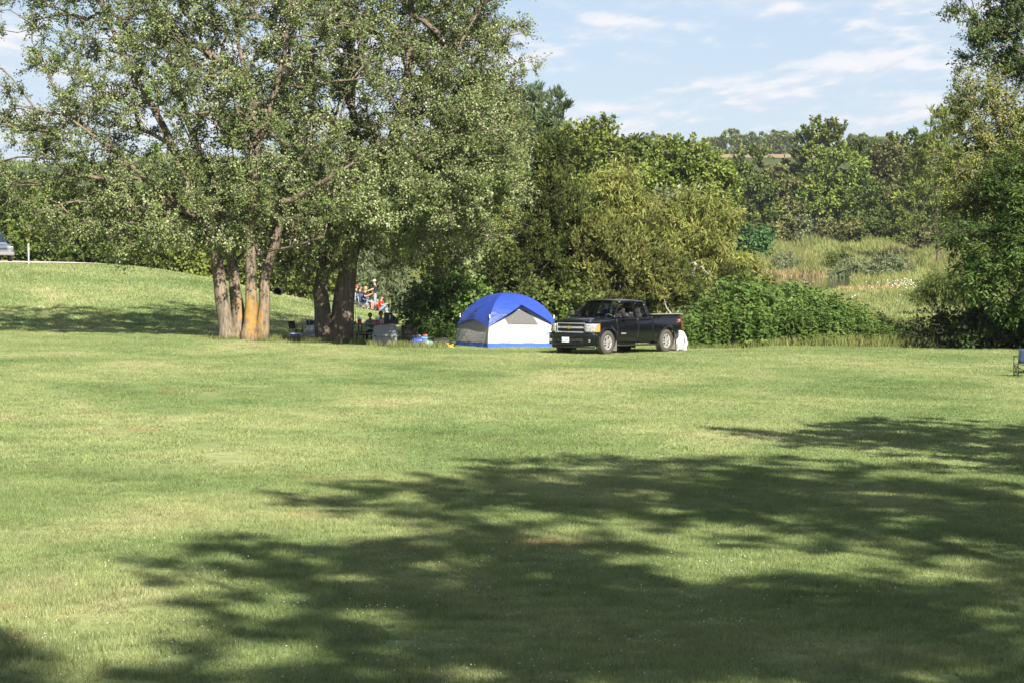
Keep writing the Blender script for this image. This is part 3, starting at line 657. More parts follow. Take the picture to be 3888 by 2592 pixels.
bg('broadleaf_tree', 'smaller green tree between the pines and the round leafy tree', 'broad', L_MID, 2180, 198, [(2180, 560, 75, 75), (2190, 680, 90, 90)], 90, 30, step=1, r0=.018, leafscale=1.1)
bg('broadleaf_tree', 'dark rounded tree below the skyline right of the round leafy tree', 'broad', L_DARK, 2420, 250, [(2410, 575, 75, 50), (2430, 650, 90, 60)], 90, 31, step=1, r0=.02, leafscale=1.4)
bg('broadleaf_tree', 'bright lime-green tree in the middle of the belt', 'broad', L_LIME, 2600, 185, [(2590, 610, 120, 70), (2680, 670, 110, 80), (2510, 680, 95, 70), (2620, 760, 150, 70)], 230, 32, step=.9, r0=.016, bark=BARK_PALE, leafscale=1.0)
bg('broadleaf_tree', 'pale leafy undergrowth tree with bare white stems below the lime-green tree', 'broad', L_GREY, 2560, 170, [(2570, 800, 90, 70), (2480, 820, 70, 70)], 60, 33, step=.9, r0=.012, bark=BARK_PALE)
bg('broadleaf_tree', 'dark tree with thin feathered tips right of the lime-green tree', 'broad', L_DARK, 2830, 355, [(2850, 615, 70, 60), (2800, 720, 105, 95), (2870, 790, 110, 100)], 170, 34, step=1, r0=.016, leafscale=1.6)
bg('broadleaf_tree', 'dense olive tree with a pale dead stem in the right belt', 'broad', L_OLIVE, 2930, 360, [(2930, 720, 100, 90), (2960, 830, 110, 70), (2880, 860, 90, 60)], 150, 35, step=1, r0=.018, bark=BARK_PALE, leafscale=1.7)
bg('broadleaf_tree', 'lone tall tree whose crown breaks the skyline above the far field', 'broad', L_MID, 3120, 400, [(3120, 500, 75, 55), (3070, 560, 55, 60), (3170, 520, 50, 60), (3110, 620, 95, 75)], 170, 36, step=1.3, r0=.025, leafscale=1.5)
bg('broadleaf_tree', 'broad bright green tree below the lone tall tree', 'broad', L_LIME, 3180, 368, [(3190, 640, 100, 95), (3230, 740, 100, 90), (3130, 780, 95, 90)], 190, 37, step=1.2, r0=.02, leafscale=1.8)
bg('broadleaf_tree', 'olive-coloured tree with a dry flowering top at the right of the belt', 'broad', L_OLIVE, 3370, 372, [(3370, 615, 95, 70), (3350, 740, 100, 100)], 140, 38, step=1.2, r0=.02, leafscale=1.7)
bg('broadleaf_tree', 'dark narrow tree in front of the olive-coloured tree', 'broad', L_DARK, 3290, 360, [(3290, 760, 50, 100), (3300, 850, 80, 60)], 80, 39, step=1.2, r0=.02, leafscale=1.7)
bg('broadleaf_tree', 'small dark tree on the skyline near the right edge of the belt', 'broad', L_DARK, 3420, 385, [(3450, 545, 75, 60), (3440, 640, 90, 70), (3270, 590, 60, 50)], 120, 40, step=1.2, r0=.02, leafscale=1.8)
bg('elm_tree', 'spiky-topped elm rising left of the right-hand trees', 'pine', L_MID, 3560, 300, [(3590, 480, 75, 70), (3570, 620, 110, 110), (3530, 760, 130, 110)], 150, 41, step=1, r0=.018, leafscale=1.5)
bg('broadleaf_tree', 'deep green tree below the spiky-topped elm', 'broad', L_DARK, 3480, 345, [(3470, 800, 110, 90), (3560, 860, 90, 70), (3420, 870, 80, 50)], 120, 42, step=1, r0=.018, leafscale=1.6)
# filler trees that close the belt
for i, (u, D, t, w, lm) in enumerate([(2730, 345, 690, 90, L_MID), (3020, 390, 650, 90, L_DARK), (3060, 372, 800, 90, L_WILLOW), (2990, 405, 615, 70, L_OLIVE), (3250, 366, 830, 80, L_OLIVE), (3400, 374, 800, 80, L_MID), (2440, 150, 780, 100, L_WILLOW), (2480, 230, 640, 80, L_MID)]):
    bg('broadleaf_tree', ['mid-green tree filling the belt just right of the lime-green tree', 'dark tree filling the belt left of the lone tall tree', 'green tree low in the belt under the lone tall tree', 'olive tree by the edge of the far tan field', 'green tree low in the belt beside the dark narrow tree', 'green tree low in the belt under the olive-coloured tree', 'grey-yellow willow clump behind the cedars', 'mid-green tree left behind the lime-green tree'][i],
       'broad', lm, u, D, [(u, t+80, w, 80), (u+15, t+165, w*1.15, 70)], 90, 60+i, step=1.2, r0=.018, leafscale=1.7 if D > 300 else 1.3)
# brush rim along the far side of the pond
for i, (u, D, t, w, lm) in enumerate([(2780, 345, 840, 80, L_DARK), (2870, 347, 850, 80, L_OLIVE), (2970, 350, 845, 90, L_OLIVE), (3070, 350, 838, 90, L_GREY), (3160, 348, 850, 80, L_OLIVE), (3250, 346, 840, 80, L_OLIVE), (3340, 344, 835, 80, L_DARK), (3440, 340, 845, 90, L_MID), (3540, 330, 860, 90, L_OLIVE)]):
    bg('brush_bush', ['dark bush', 'olive bush', 'wide olive bush', 'grey-green bush', 'olive bush', 'yellowish bush', 'dark bush', 'green bush', 'olive bush'][i]+' of the brush row beyond the pond, '+['first', 'second', 'third', 'fourth', 'fifth', 'sixth', 'seventh', 'eighth', 'last'][i]+' from the left', 'broad', lm, u, D,
       [(u, t+30, w*.7, 35), (u-20, t+60, w*.8, 35), (u+25, t+62, w*.8, 30)], 75, 80+i, step=1.2, r0=.015, leafscale=1.3, cat='bush', group='brush row beyond the pond', trunk_r=.1)
L_TEAL = leaf_mat('blue_green_leaf', [(0, (.035, .085, .03)), (.5, (.06, .135, .045)), (1, (.10, .18, .07))], .25, .5, .25, .5)
bg('brush_bush', 'small blue-green bush where the willows meet the meadow', 'broad', L_TEAL, 2860, 200, [(2860, 910, 60, 30), (2840, 930, 70, 28)], 60, 95, step=.8, r0=.01, cat='bush', trunk_r=.06, lod=.8)
for i, (u, D, t, w) in enumerate([(2980, 293, 975, 75), (3180, 292, 960, 60), (3240, 280, 985, 90), (3380, 262, 970, 90)]):
    bg('sandbar_willow', ['feathery willow shrub on the far bank left of the fallen branch', 'dark willow shrub on the far bank above the fallen branch', 'rounded pale willow shrub on the far bank', 'wide willow shrub at the right end of the pond', 'tall feathery shrub near the right-hand trees'][i], 'willow', L_GREY if i != 1 else L_DARK, u, D,
       [(u, t+30, w*.6, 32), (u-15, t+60, w*.75, 32), (u+20, t+62, w*.7, 30)], 80, 100+i, step=1, r0=.012, leafscale=1.7, cat='bush', trunk_r=.06, group='willow shrubs round the pond')
# bushes close behind the camp
bg('vine_bush', 'leafy green bush left of the tent', 'broad', L_WEED, 1690, 103, [(1640, 1170, 75, 65), (1720, 1150, 80, 80), (1780, 1170, 70, 70), (1690, 1220, 110, 40)], 190, 110, step=.5, r0=.008, cat='bush', trunk_r=.05, leafscale=.6, bushy=True)
bg('vine_bush', 'dark leafy bush between the tent and the truck', 'broad', L_DARK, 2150, 104, [(2140, 1190, 100, 60), (2230, 1230, 100, 50), (2040, 1180, 80, 60)], 130, 111, step=.5, r0=.008, cat='bush', trunk_r=.05, leafscale=.6, bushy=True)
bg('olive_bush', 'silvery green bush behind the people on the bank', 'willow', L_GREY, 1500, 152, [(1470, 1090, 90, 90), (1540, 1140, 80, 70), (1420, 1040, 80, 80), (1590, 1190, 60, 45)], 170, 112, step=.8, r0=.01, cat='bush', trunk_r=.06, leafscale=1.2)
bg('broadleaf_tree', 'dark green low tree behind the table under the maple boughs', 'broad', L_MID, 1380, 175, [(1330, 1000, 130, 90), (1480, 960, 140, 90), (1230, 1040, 120, 60)], 150, 113, step=1, r0=.015, leafscale=.9)
bg('broadleaf_tree', 'shaded green tree behind the yellowing maple', 'broad', L_MID, 1640, 180, [(1640, 900, 140, 130), (1760, 820, 140, 150), (1640, 1040, 110, 90)], 170, 114, step=1, r0=.015, leafscale=1.0)
bg('brush_bush', 'tangled bush at the foot of the road bank left of the twin trunks', 'broad', L_MID, 1130, 160, [(1120, 1060, 90, 50), (1040, 1040, 90, 50), (1200, 1080, 80, 45)], 110, 115, step=.8, r0=.01, cat='bush', leafscale=.8, trunk_r=.06)
# woods beyond the road
wl = ['leftmost dark tree of the wood beyond the road', 'second tree of the wood beyond the road, behind the parked car', 'third tree of the wood beyond the road, right of the car', 'fourth tree of the wood beyond the road, above the first white post',
      'fifth tree of the wood beyond the road', 'sixth tree of the wood beyond the road, above the second white post', 'seventh tree of the wood beyond the road, left of the maple stems', 'eighth tree of the wood beyond the road, behind the maple stems', 'last tree of the wood beyond the road, left of the twin trunks']
for i, (u, D, t, w, lm) in enumerate([(-60, 190, 640, 150, L_DARK), (80, 205, 660, 130, L_DARK), (200, 185, 700, 130, L_MID), (320, 195, 720, 130, L_DARK), (440, 180, 740, 120, L_MID), (560, 185, 760, 120, L_DARK), (690, 178, 780, 120, L_MID), (830, 180, 800, 120, L_DARK), (980, 178, 860, 120, L_MID)]):
    bg('woodland_tree', wl[i], 'broad', lm, u, D, [(u, t+100, w*.9, 100), (u-20, t+230, w*1.1, 100), (u+20, t+300, w, 60)], 130, 120+i, step=1.1, r0=.017, leafscale=1.2, group='wood beyond the road')
for i, (u, D, t, w, lm) in enumerate([(130, 168, 870, 80, L_DARK), (330, 165, 890, 80, L_DARK), (520, 160, 900, 90, L_DARK), (720, 160, 960, 80, L_MID), (880, 162, 1000, 80, L_DARK)]):
    bg('brush_bush', ['low bush across the road right of the car', 'low bush across the road between the white posts', 'low bush beyond the second white post', 'mid-green bush behind the brow left of the maple stems', 'low bush behind the brow at the maple stems'][i], 'broad', lm, u, D, [(u, t+40, w, 45), (u+10, t+70, w*1.1, 30)], 70, 140+i, step=.9, r0=.01, cat='bush', leafscale=.9, trunk_r=.06)
# far ridge
for i, (u, t, w, h, lab) in enumerate([(2490, 512, 62, 45, 'domed far tree on the ridge behind the dark rounded tree'), (2410, 530, 30, 30, 'small far tree on the ridge at the left of the domed one'), (2690, 532, 32, 30, 'small far tree on the ridge right of the farmhouse roof'), (2725, 528, 26, 32, 'thin pair-topped far tree on the ridge beside the wide ones'),
        (2800, 490, 75, 60, 'widest and tallest far tree on the ridge'), (2890, 508, 50, 45, 'far tree on the ridge right of the widest one'), (2960, 500, 55, 50, 'far tree on the ridge just left of the lone tall tree'), (3260, 512, 55, 45, 'hazy far tree on the ridge right of the lone tall tree'), (3330, 528, 60, 35, 'low hazy far tree on the ridge near the right belt')]):
    tree('ridge_tree', lab, 'tree', (P(u, 590, 1130).x, 1130, zg(P(u, 590, 1130).x, 1130)), [ell(u, t+h*.55, 1130, w*.85, h*.55), ell(u-w*.3, t+h*1.1, 1130, w*.75, h*.55), ell(u+w*.35, t+h*1.15, 1130, w*.75, h*.5)], 'broad', L_MID, BARK_DARK, 80, 150+i, step=3, r0=.05, leafscale=5.0, lod=.7, group='trees on the far ridge', trunk_r=.5)
def far_wood():
    rng = np.random.default_rng(9); n = 26000
    x = rng.uniform(-330, 230, n); y = 1140+rng.uniform(0, 60, n)
    top = 2.6+1.6*np.sin(x*.07)+1.2*np.sin(x*.19+1); z = zt(x, y)+rng.uniform(0, 1, n)**.7*np.maximum(top, 2)
    V, Fq = leaf_quads(np.stack([x, y, z], 1), rng.normal(size=(n, 3)), rng.normal(size=(n, 3))+np.array([0, -.3, .6]), rng.uniform(1.2, 2.2, n), rng.uniform(1, 1.6, n))
    tag(mesh_obj('far_wood', np_mesh('far_wood', V, Fq, 3, L_MID, tint=np.repeat(rng.uniform(0, 1, n), 2))), 'low hazy hedge wood along the far ridge', 'wood', kind='stuff')
far_wood()
def hill_brush():
    rng = np.random.default_rng(19); n = 60000; y = rng.uniform(410, 560, n); x = (rng.uniform(-300, 4100, n)-1944)/F*y
    top = 5+2*np.sin(x*.23)+1.5*np.sin(x*.57+1); z = zt(x, y)+rng.uniform(0, 1, n)**.8*np.maximum(top, 1.5)
    V, Fq = leaf_quads(np.stack([x, y, z], 1), rng.normal(size=(n, 3)), rng.normal(size=(n, 3))+np.array([0, -.3, .6]), rng.uniform(.7, 1.3, n), rng.uniform(.5, .9, n))
    tag(mesh_obj('hill_brush', np_mesh('hill_brush', V, Fq, 3, L_MID, tint=np.repeat(rng.uniform(0, 1, n), 2))), 'brush and saplings on the hillside behind the tree belt', 'brush', kind='stuff')
hill_brush()

# ---- right-hand trees by the frame edge
b = G(4300, 100)
tree('cottonwood_tree', 'tall cottonwood whose glossy leaves fill the top right corner', 'tree', b,
     [ell(3790, 30, 100, 200, 170), ell(3780, 210, 100, 160, 120), ell(3970, 100, 100.5, 260, 260), ell(4150, 300, 100.5, 280, 260), ell(3830, -200, 100, 260, 200), ell(4150, -150, 100.5, 320, 300)],
     'maple', L_COTTON, BARK_DARK, 520, 201, trunk_r=.38, r0=.012, leafscale=1.05, shell=.35)
b = G(4160, 95)
tree('maple_tree', 'pale-leaved maple with long bare twigs at the right edge', 'tree', b,
     [ell(3740, 440, 95, 130, 150), ell(3760, 640, 94.5, 190, 150), ell(3710, 760, 94.5, 130, 80), ell(4010, 600, 95, 230, 260)],
     'maple', L_MAPLE2, BARK_GREY, 420, 202, trunk_r=.22, r0=.012, shell=.3, pen=.15)
b = G(4090, 92)
tree('walnut_tree', 'dark walnut with drooping fern-like leaves above the blue chairs', 'tree', b,
     [ell(3680, 890, 92, 120, 70), ell(3765, 1010, 92, 140, 110), ell(3835, 1120, 92, 70, 50), ell(3975, 900, 92, 220, 220), ell(3895, 700, 92, 170, 130), ell(4045, 1120, 92, 160, 120)],
     'walnut', L_WALNUT, BARK_DARK, 430, 203, trunk_r=.2, r0=.010, shell=.3, leafscale=1.35)
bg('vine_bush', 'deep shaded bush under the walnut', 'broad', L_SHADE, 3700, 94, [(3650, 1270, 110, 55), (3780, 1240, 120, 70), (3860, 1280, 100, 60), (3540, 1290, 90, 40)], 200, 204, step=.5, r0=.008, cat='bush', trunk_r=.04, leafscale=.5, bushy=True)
bg('vine_bush', 'dark willow-like bush in the meadow under the right-hand trees', 'willow', L_DARK, 3560, 150, [(3580, 1090, 60, 35), (3520, 1108, 40, 22), (3650, 1085, 60, 40)], 70, 205, step=.8, r0=.01, cat='bush', trunk_r=.05, leafscale=1.1)

# ---- trees beside and behind the photographer that shade the foreground
SH = [(15.1, 38.0, 10.0, 4.4, 4.6, 'shade tree at the right of the lawn beyond the frame'), (12.9, 17.3, 16.0, 5.8, 5.0, 'tall shade tree to the right of the photographer'), (17.5, 14.7, 15.0, 6.0, 5.5, 'widest shade tree, far right of the photographer'),
      (13.5, 5.6, 17.0, 5.6, 5.0, 'tall shade tree right beside the photographer'), (8.4, 7.6, 17.0, 4.2, 4.0, 'narrow shade tree close to the right of the photographer'), (10.9, 0.8, 17.0, 5.0, 4.5, 'shade tree at the right behind the photographer'), (7.9, -8.6, 24.0, 2.8, 2.4, 'slender shade tree just behind the photographer'),
      (19.2, 26.8, 12.0, 5.5, 5.0, 'shade tree at the right behind the lawn corner')]
for i, (x, y, h, r, rz, lab) in enumerate(SH):
    z0 = zg(x, y); rng = random.Random(300+i); es = []
    for k in range(7 if r > 4 else 4):
        a = rng.uniform(0, 6.28); q = rng.uniform(.25, .75)*r
        es.append((np.array([x+math.cos(a)*q, y+math.sin(a)*q, h+rng.uniform(-.55, .5)*rz]), np.array([r*.52, r*.52, rz*.36])))
    tree('shade_tree', lab, 'tree', (x, y, z0), es, 'maple', L_MAPLE, BARK_GREY, int(38*r*r/4+26), 300+i, trunk_r=.35, r0=.014, leafscale=2.0, lod=.55, group='shade trees round the photographer', shell=.2)
# unseen trees added round the photographer's back and left to block sky light
src = [o for o in bpy.data.objects if o.name.startswith('shade_tree') and o.type == 'EMPTY'][1]
for i, (x, y, k, rz) in enumerate([(-30, -14, .80, 1), (-20, -20, .85, 2), (-10, -17, .75, 3), (-1, -22, .85, 4), (9, -24, .85, 5), (19, -18, .8, 6), (29, -12, .85, .4), (-26, 6, .7, 2.5), (-27, 24, .65, 4.4), (-12, -30, .9, 1.7), (6, -34, .9, 2.9), (34, 6, .8, 5.2)]):
    o = copy_tree(src); o.location = (x, y, zg(x, y)); o.rotation_euler = (0, 0, rz); o.scale = (k*1.35, k*1.35, k*.92)
    tag(o, 'unseen tree added to dim the sky behind the photographer', 'tree', 'added sky-blocking trees behind the photographer')
# ------------------------------------------------------------------ weeds and tall grass
def ragweed(seed, h):
    rng = np.random.default_rng(seed); root = empty('ragweed_plant')
    b = B(); pos, d, nr, L, W = [], [], [], [], []
    for s_ in range(4):
        a = rng.uniform(0, 6.28); sp = rng.uniform(.05, .45); hh = h*rng.uniform(.7, 1.0)
        pts = [Vector((math.cos(a)*sp*t*1.1+.1*math.cos(a), math.sin(a)*sp*t*1.1+.1*math.sin(a), hh*t)) for t in np.linspace(0, 1, 6)]
        b.tube(pts, [.018, .016, .014, .011, .008, .004], n=5)
        for t in np.arange(.12, 1.02, .055):
            c = Vector((math.cos(a)*sp*t*1.1+.1*math.cos(a), math.sin(a)*sp*t*1.1+.1*math.sin(a), hh*min(t, 1)))
            for q in range(4):
                az = rng.uniform(0, 6.28); ln = rng.uniform(.12, .30)*(1.1-.5*t)
                o = np.array([math.cos(az), math.sin(az), .35]); tip = np.array(c)+o*ln
                for l in (-.7, -.3, 0, .3, .7):    # palmate lobes
                    aa = az+l; pos.append(tip); d.append([math.cos(aa), math.sin(aa), -.45-.3*abs(l)+rng.normal(0, .15)])
                    nr.append([math.cos(az)*.5+rng.normal(0, .2), math.sin(az)*.5+rng.normal(0, .2), 1]); s2 = (1-.45*abs(l))*(1.15-.45*t); L.append(.24*s2); W.append(.075*s2)
    b.build('stem', M_STEM, root)
    pos, d, nr = np.array(pos), np.array(d), np.array(nr); V, Fq = leaf_quads(pos, d, nr, np.array(L), np.array(W), .15)
    tn = np.repeat(np.repeat(rng.uniform(0, 1, len(pos)//5), 5), 2)
    o = mesh_obj('foliage', np_mesh('foliage', V, Fq, 3, L_WEED, tint=tn), root); o['kind'] = 'stuff'
    return root
M_STEM = mat('weed_stem', (.16, .22, .06), .7)
def weeds():
    rng = random.Random(4); protos = [ragweed(400+i, 2.0) for i in range(4)]; used = [False]*4
    spots = []
    for u in range(2560, 3480, 22):
        for D in (94.3, 95.6, 97.0, 98.8):
            if rng.random() < .16: continue
            uu = u+rng.uniform(-12, 12); DD = D+rng.uniform(-.5, .5)
            row_top = np.interp(uu, [2560, 2640, 2720, 2850, 3000, 3120, 3250, 3350, 3480], [1215, 1155, 1080, 1060, 1078, 1108, 1150, 1195, 1260])
            g = G(uu, DD); ht = (P(uu, row_top, DD).z-g.z)*rng.uniform(.75, 1.12)*(.8 if D < 95 else 1)
            if ht > .3: spots.append((g, ht))
    for u in range(1840, 2620, 24):            # behind the tent and the truck
        g = G(u+rng.uniform(-8, 8), 101.5+rng.uniform(-1, 1.5)); spots.append((g, rng.uniform(1.0, 1.6)))
    for u in range(1585, 1720, 22):
        g = G(u+rng.uniform(-8, 8), 101.5+rng.uniform(-.6, .6)); spots.append((g, rng.uniform(.6, 1.2)))
    for i, (g, ht) in enumerate(spots):
        k = rng.randrange(4); o = protos[k] if not used[k] else copy_tree(protos[k]); used[k] = True
        s = ht/2.0; o.location = g; o.rotation_euler = (rng.uniform(-.08, .08), rng.uniform(-.08, .08), rng.uniform(0, 6.28)); w = max(s, .55); o.scale = (w, w, s)
        uu = 1944+g.x/g.y*F; big = ht > 1.6
        zone = ('left of the tent' if uu < 1730 else 'behind the tent' if uu < 2090 else 'behind the truck' if uu < 2600 else 'just right of the truck' if uu < 2800 else 'in the middle of the bank right of the truck' if uu < 3080 else 'at the far right end of the weed bank')
        tag(o, ('tall' if big else 'low')+' green ragweed plant '+zone, 'weed', ('tall' if big else 'low')+' ragweed '+zone)
weeds()
def blades(name, label, pts, h, w, m, seed, lean=.3, seg=True, cat='grass'):
    rng = np.random.default_rng(seed); n = len(pts); a = rng.uniform(0, 6.28, n); d = np.stack([np.cos(a), np.sin(a), np.zeros(n)], 1)
    le = np.concatenate([rng.normal(0, lean, (n, 2))*h[:, None], np.zeros((n, 1))], 1); up = np.array([0, 0, 1.])*h[:, None]; w = w[:, None]
    v = np.stack([pts-d*w/2, pts+d*w/2, pts+up*.6+le*.35+d*w*.3, pts+up*.6+le*.35-d*w*.3, pts+up+le], 1).reshape(-1, 3)
    i = np.arange(n)[:, None]*5
    Fq = np.concatenate([i+np.array([[0, 1, 2]]), i+np.array([[0, 2, 3]]), i+np.array([[3, 2, 4]])], 1).reshape(-1, 3)
    o = mesh_obj(name, np_mesh(name, v, Fq, 3, m, tint=np.repeat(rng.uniform(0, 1, n), 3))); tag(o, label, cat, kind='stuff'); return o
G_TALL = leaf_mat('tall_grass_blade', [(0, (.095, .135, .035)), (.5, (.165, .195, .06)), (1, (.28, .26, .11))], .3, .6, .3, .12)
G_MEAD = leaf_mat('meadow_blade', [(0, (.10, .135, .035)), (.65, (.17, .195, .06)), (1, (.30, .25, .12))], .3, .6, .35, .06)
G_REED = leaf_mat('dry_reed', [(0, (.14, .14, .05)), (.5, (.26, .20, .10)), (1, (.38, .27, .15))], .25, .6, .25, .1)
def xyz(u, D):
    x = (u-1944)/F*D/CP; return np.stack([x, D, zt(x, D)], 1)
def tall_grass():
    rng = np.random.default_rng(21)
    n = 9000; u = rng.uniform(2540, 3560, n); D = 93.4+rng.exponential(.9, n)
    blades('edge_grass', 'uncut grass fringe at the foot of the ragweed bank', xyz(u, D), rng.uniform(.15, .75, n)*np.interp(u, [2540, 2750, 3100, 3560], [.3, .35, .75, .8]), rng.uniform(.012, .028, n), G_TALL, 1)
    n = 5200; k = rng.integers(0, 60, n); cu = rng.uniform(1030, 1700, 60); cd = np.where(cu < 1380, rng.uniform(95.2, 97.0, 60), rng.uniform(93.4, 95.2, 60))
    u = cu[k]+rng.normal(0, 9, n); D = cd[k]+rng.normal(0, .15, n)
    blades('edge_grass', 'uncut tufts round the maple trunks and the camping gear', xyz(u, D), rng.uniform(.08, .32, n), rng.uniform(.010, .02, n), G_TALL, 2)
    n = 1800; u = rng.normal(930, 75, n); D = 93.55+rng.exponential(.22, n)
    blades('edge_grass', 'uncut tufts at the foot of the many-stemmed maple', xyz(u, D), rng.uniform(.06, .24, n), rng.uniform(.010, .02, n), G_TALL, 8)
    n = 34000; u = rng.uniform(2700, 3950, n); D = rng.uniform(103, 215, n)
    cl = .55+.45*np.sin(u*.021+D*.13)*np.sin(D*.07+u*.008)
    short = (D > 138) & (D < 182) & (u > 3230)
    h = rng.uniform(.35, .95, n)*np.where(short | (D > 188), .28, cl+.15)
    blades('meadow_grass', 'tall meadow grass between the weeds and the pond', xyz(u, D), h, rng.uniform(.03, .06, n), G_MEAD, 3)
    n = 9000; u = rng.uniform(3230, 3950, n); D = rng.uniform(212, 300, n)
    blades('meadow_grass', 'meadow grass right of the pond', xyz(u, D), rng.uniform(.3, 1.0, n), rng.uniform(.05, .1, n), G_MEAD, 7)
    n = 42000; u = rng.uniform(2680, 3950, n); D = rng.uniform(286, 352, n)
    h = rng.uniform(.6, 1.7, n)*(.8+.35*np.sin(u*.03+D*.1))
    blades('meadow_grass', 'pale tall grass and reeds on the slope beyond the pond', xyz(u, D), h, rng.uniform(.07, .14, n), G_MEAD, 4)
    n = 3500; u = np.concatenate([rng.uniform(2830, 3130, n//2), rng.uniform(3180, 3420, n-n//2)]); D = np.where(np.arange(n) < n//2, rng.uniform(284, 291, n), rng.uniform(206, 216, n))
    blades('dry_reeds', 'dry tan reeds along the pond banks', xyz(u, D), rng.uniform(.4, 1.0, n)*np.where(D < 250, .4, 1), rng.uniform(.05, .1, n), G_REED, 5, cat='reeds')
    n = 2200; u = rng.normal(1572, 22, n); D = rng.uniform(166, 172, n)
    blades('dry_reeds', 'patch of tall brown-green reeds behind the silvery bush', xyz(u, D), rng.uniform(1.0, 3.0, n), rng.uniform(.03, .06, n), G_TALL, 6, lean=.08, cat='reeds')
    # white wild flowers
    M_W = leaf_mat('white_petal', [(0, (.7, .7, .66)), (1, (.85, .85, .82))], .2, .6, .05)
    n = 260; u = np.concatenate([rng.normal(3420, 45, 150), rng.uniform(2950, 3650, 110)]); D = np.concatenate([rng.normal(205, 5, 150), rng.uniform(150, 320, 110)])
    p = xyz(u, D); p[:, 2] += rng.uniform(.2, .8, n)
    V, Fq = leaf_quads(p, rng.normal(size=(n, 3))*np.array([1, 1, .2]), np.tile([0, -.6, 1.], (n, 1)), rng.uniform(.06, .14, n), rng.uniform(.06, .12, n))
    tag(mesh_obj('wild_flowers', np_mesh('wild_flowers', V, Fq, 3, M_W, tint=np.repeat(rng.uniform(0, 1, n), 2))), 'white wild flowers scattered over the meadow by the pond', 'flowers', kind='stuff')
    # clover heads on the lawn
    n = 360; c = rng.integers(0, 26, n); cx = rng.uniform(-5.5, 3.5, 26); cy = rng.uniform(23.5, 33, 26)
    x = cx[c]+rng.normal(0, .55, n); y = cy[c]+rng.normal(0, .7, n); z = zt(x, y)+rng.uniform(.05, .085, n); r = rng.uniform(.005, .009, n)
    o8 = np.array([[1, 0, 0], [-1, 0, 0], [0, 1, 0], [0, -1, 0], [0, 0, 1], [0, 0, -1.]])
    V = (np.stack([x, y, z], 1)[:, None]+o8[None]*r[:, None, None]).reshape(-1, 3)
    f8 = np.array([[0, 2, 4], [2, 1, 4], [1, 3, 4], [3, 0, 4], [2, 0, 5], [1, 2, 5], [3, 1, 5], [0, 3, 5]])
    Fq = (np.arange(n)[:, None, None]*6+f8[None]).reshape(-1, 3)
    tag(mesh_obj('clover_flowers', np_mesh('clover_flowers', V, Fq, 3, M_W, tint=np.repeat(rng.uniform(0, 1, n), 8))), 'small white clover heads dotted over the near lawn', 'flowers', kind='stuff')
tall_grass()
def dead_branches():
    rng = random.Random(8)
    for nm, lab, base, dirs in (('dead_branch', 'bare pale dead branch standing up beside the truck bed', P(2555, 1225, 107), [(-.35, 1.0), (.3, .55), (-.7, .5), (.55, .25)]), ('dead_branch', 'fallen bare branch lying over the far pond bank', P(3170, 1040, 288), [(-3.4, .55), (-2.6, -.15), (-1.3, .9)]),
                                ('dead_branch', 'crooked dead limb hanging out of the drooping willow', P(2640, 1000, 119), [(-1.0, -.2), (.9, -.7), (-.6, -1.3)])):
        r = empty(nm, base); tag(r, lab, 'branch')
        for dx, dz in dirs:
            b = B(); L = math.hypot(dx, dz); pts = [Vector((dx*t+rng.uniform(-.06, .06)*L*(t > 0), rng.uniform(-.05, .05)*(t > 0), dz*t+rng.uniform(-.06, .06)*L*(t > 0))) for t in np.linspace(0, 1, 7)]
            b.tube(pts, [.05*(1-.8*t) for t in np.linspace(0, 1, 7)], n=5)
            for k in range(5):
                i = rng.randrange(2, 6); e = pts[i]+Vector((rng.uniform(-.4, .4), rng.uniform(-.2, .2), rng.uniform(-.3, .4)))*L*.6; b.tube([pts[i], (pts[i]+e)/2+Vector((.03, 0, .05)), e], [.016, .011, .005], n=4)
            b.build('limb', BARK_PALE, r)
dead_branches()
# ------------------------------------------------------------------ vehicles
M_PAINT = mat('black_paint', (.004, .0045, .006), .16, coat=.35, spec=.35)
M_PLAST = mat('black_plastic', (.018, .018, .02), .55, bump=.1, bscale=200)
M_DARK = mat('dark_interior', (.03, .03, .032), .8)
M_CHROME = mat('chrome', (.80, .80, .80), .12, metal=.85)
M_ALLOY = mat('alloy', (.60, .59, .57), .3, metal=.6)
M_TYRE = mat('tyre_rubber', (.060, .056, .050), .9, bump=.3, bscale=40, vary=.2, scale=6)
M_GLASS = glass_mat('car_glass', (.55, .60, .58))
M_LENS = None
def lens_mat():
    m, nt, b = new_mat('headlight_lens'); N = nt.nodes.new; L = nt.links.new
    tc = N('ShaderNodeTexCoord'); v = N('ShaderNodeTexVoronoi'); v.inputs['Scale'].default_value = 16; L(tc.outputs['Object'], v.inputs['Vector'])
    r = N('ShaderNodeValToRGB'); r.color_ramp.elements[0].color = (.85, .85, .85, 1); r.color_ramp.elements[1].color = (.35, .36, .38, 1); r.color_ramp.elements[1].position = .5; L(v.outputs['Distance'], r.inputs[0]); L(r.outputs[0], b.inputs['Base Color'])
    b.inputs['Metallic'].default_value = .55; b.inputs['Roughness'].default_value = .22; b.inputs['Coat Weight'].default_value = 1
    bp = N('ShaderNodeBump'); bp.inputs['Strength'].default_value = .5; L(v.outputs['Distance'], bp.inputs['Height']); L(bp.outputs[0], b.inputs['Normal']); return m
M_LENS = lens_mat()
M_AMBER = mat('amber_lens', (.85, .22, .03), .15, coat=1)
M_RED = mat('red_lens', (.55, .015, .01), .15, coat=1)
M_GREYTRIM = mat('grey_trim', (.22, .20, .18), .6)
M_MUD = mat('mud_flap', (.22, .21, .19), .8, vary=.2)
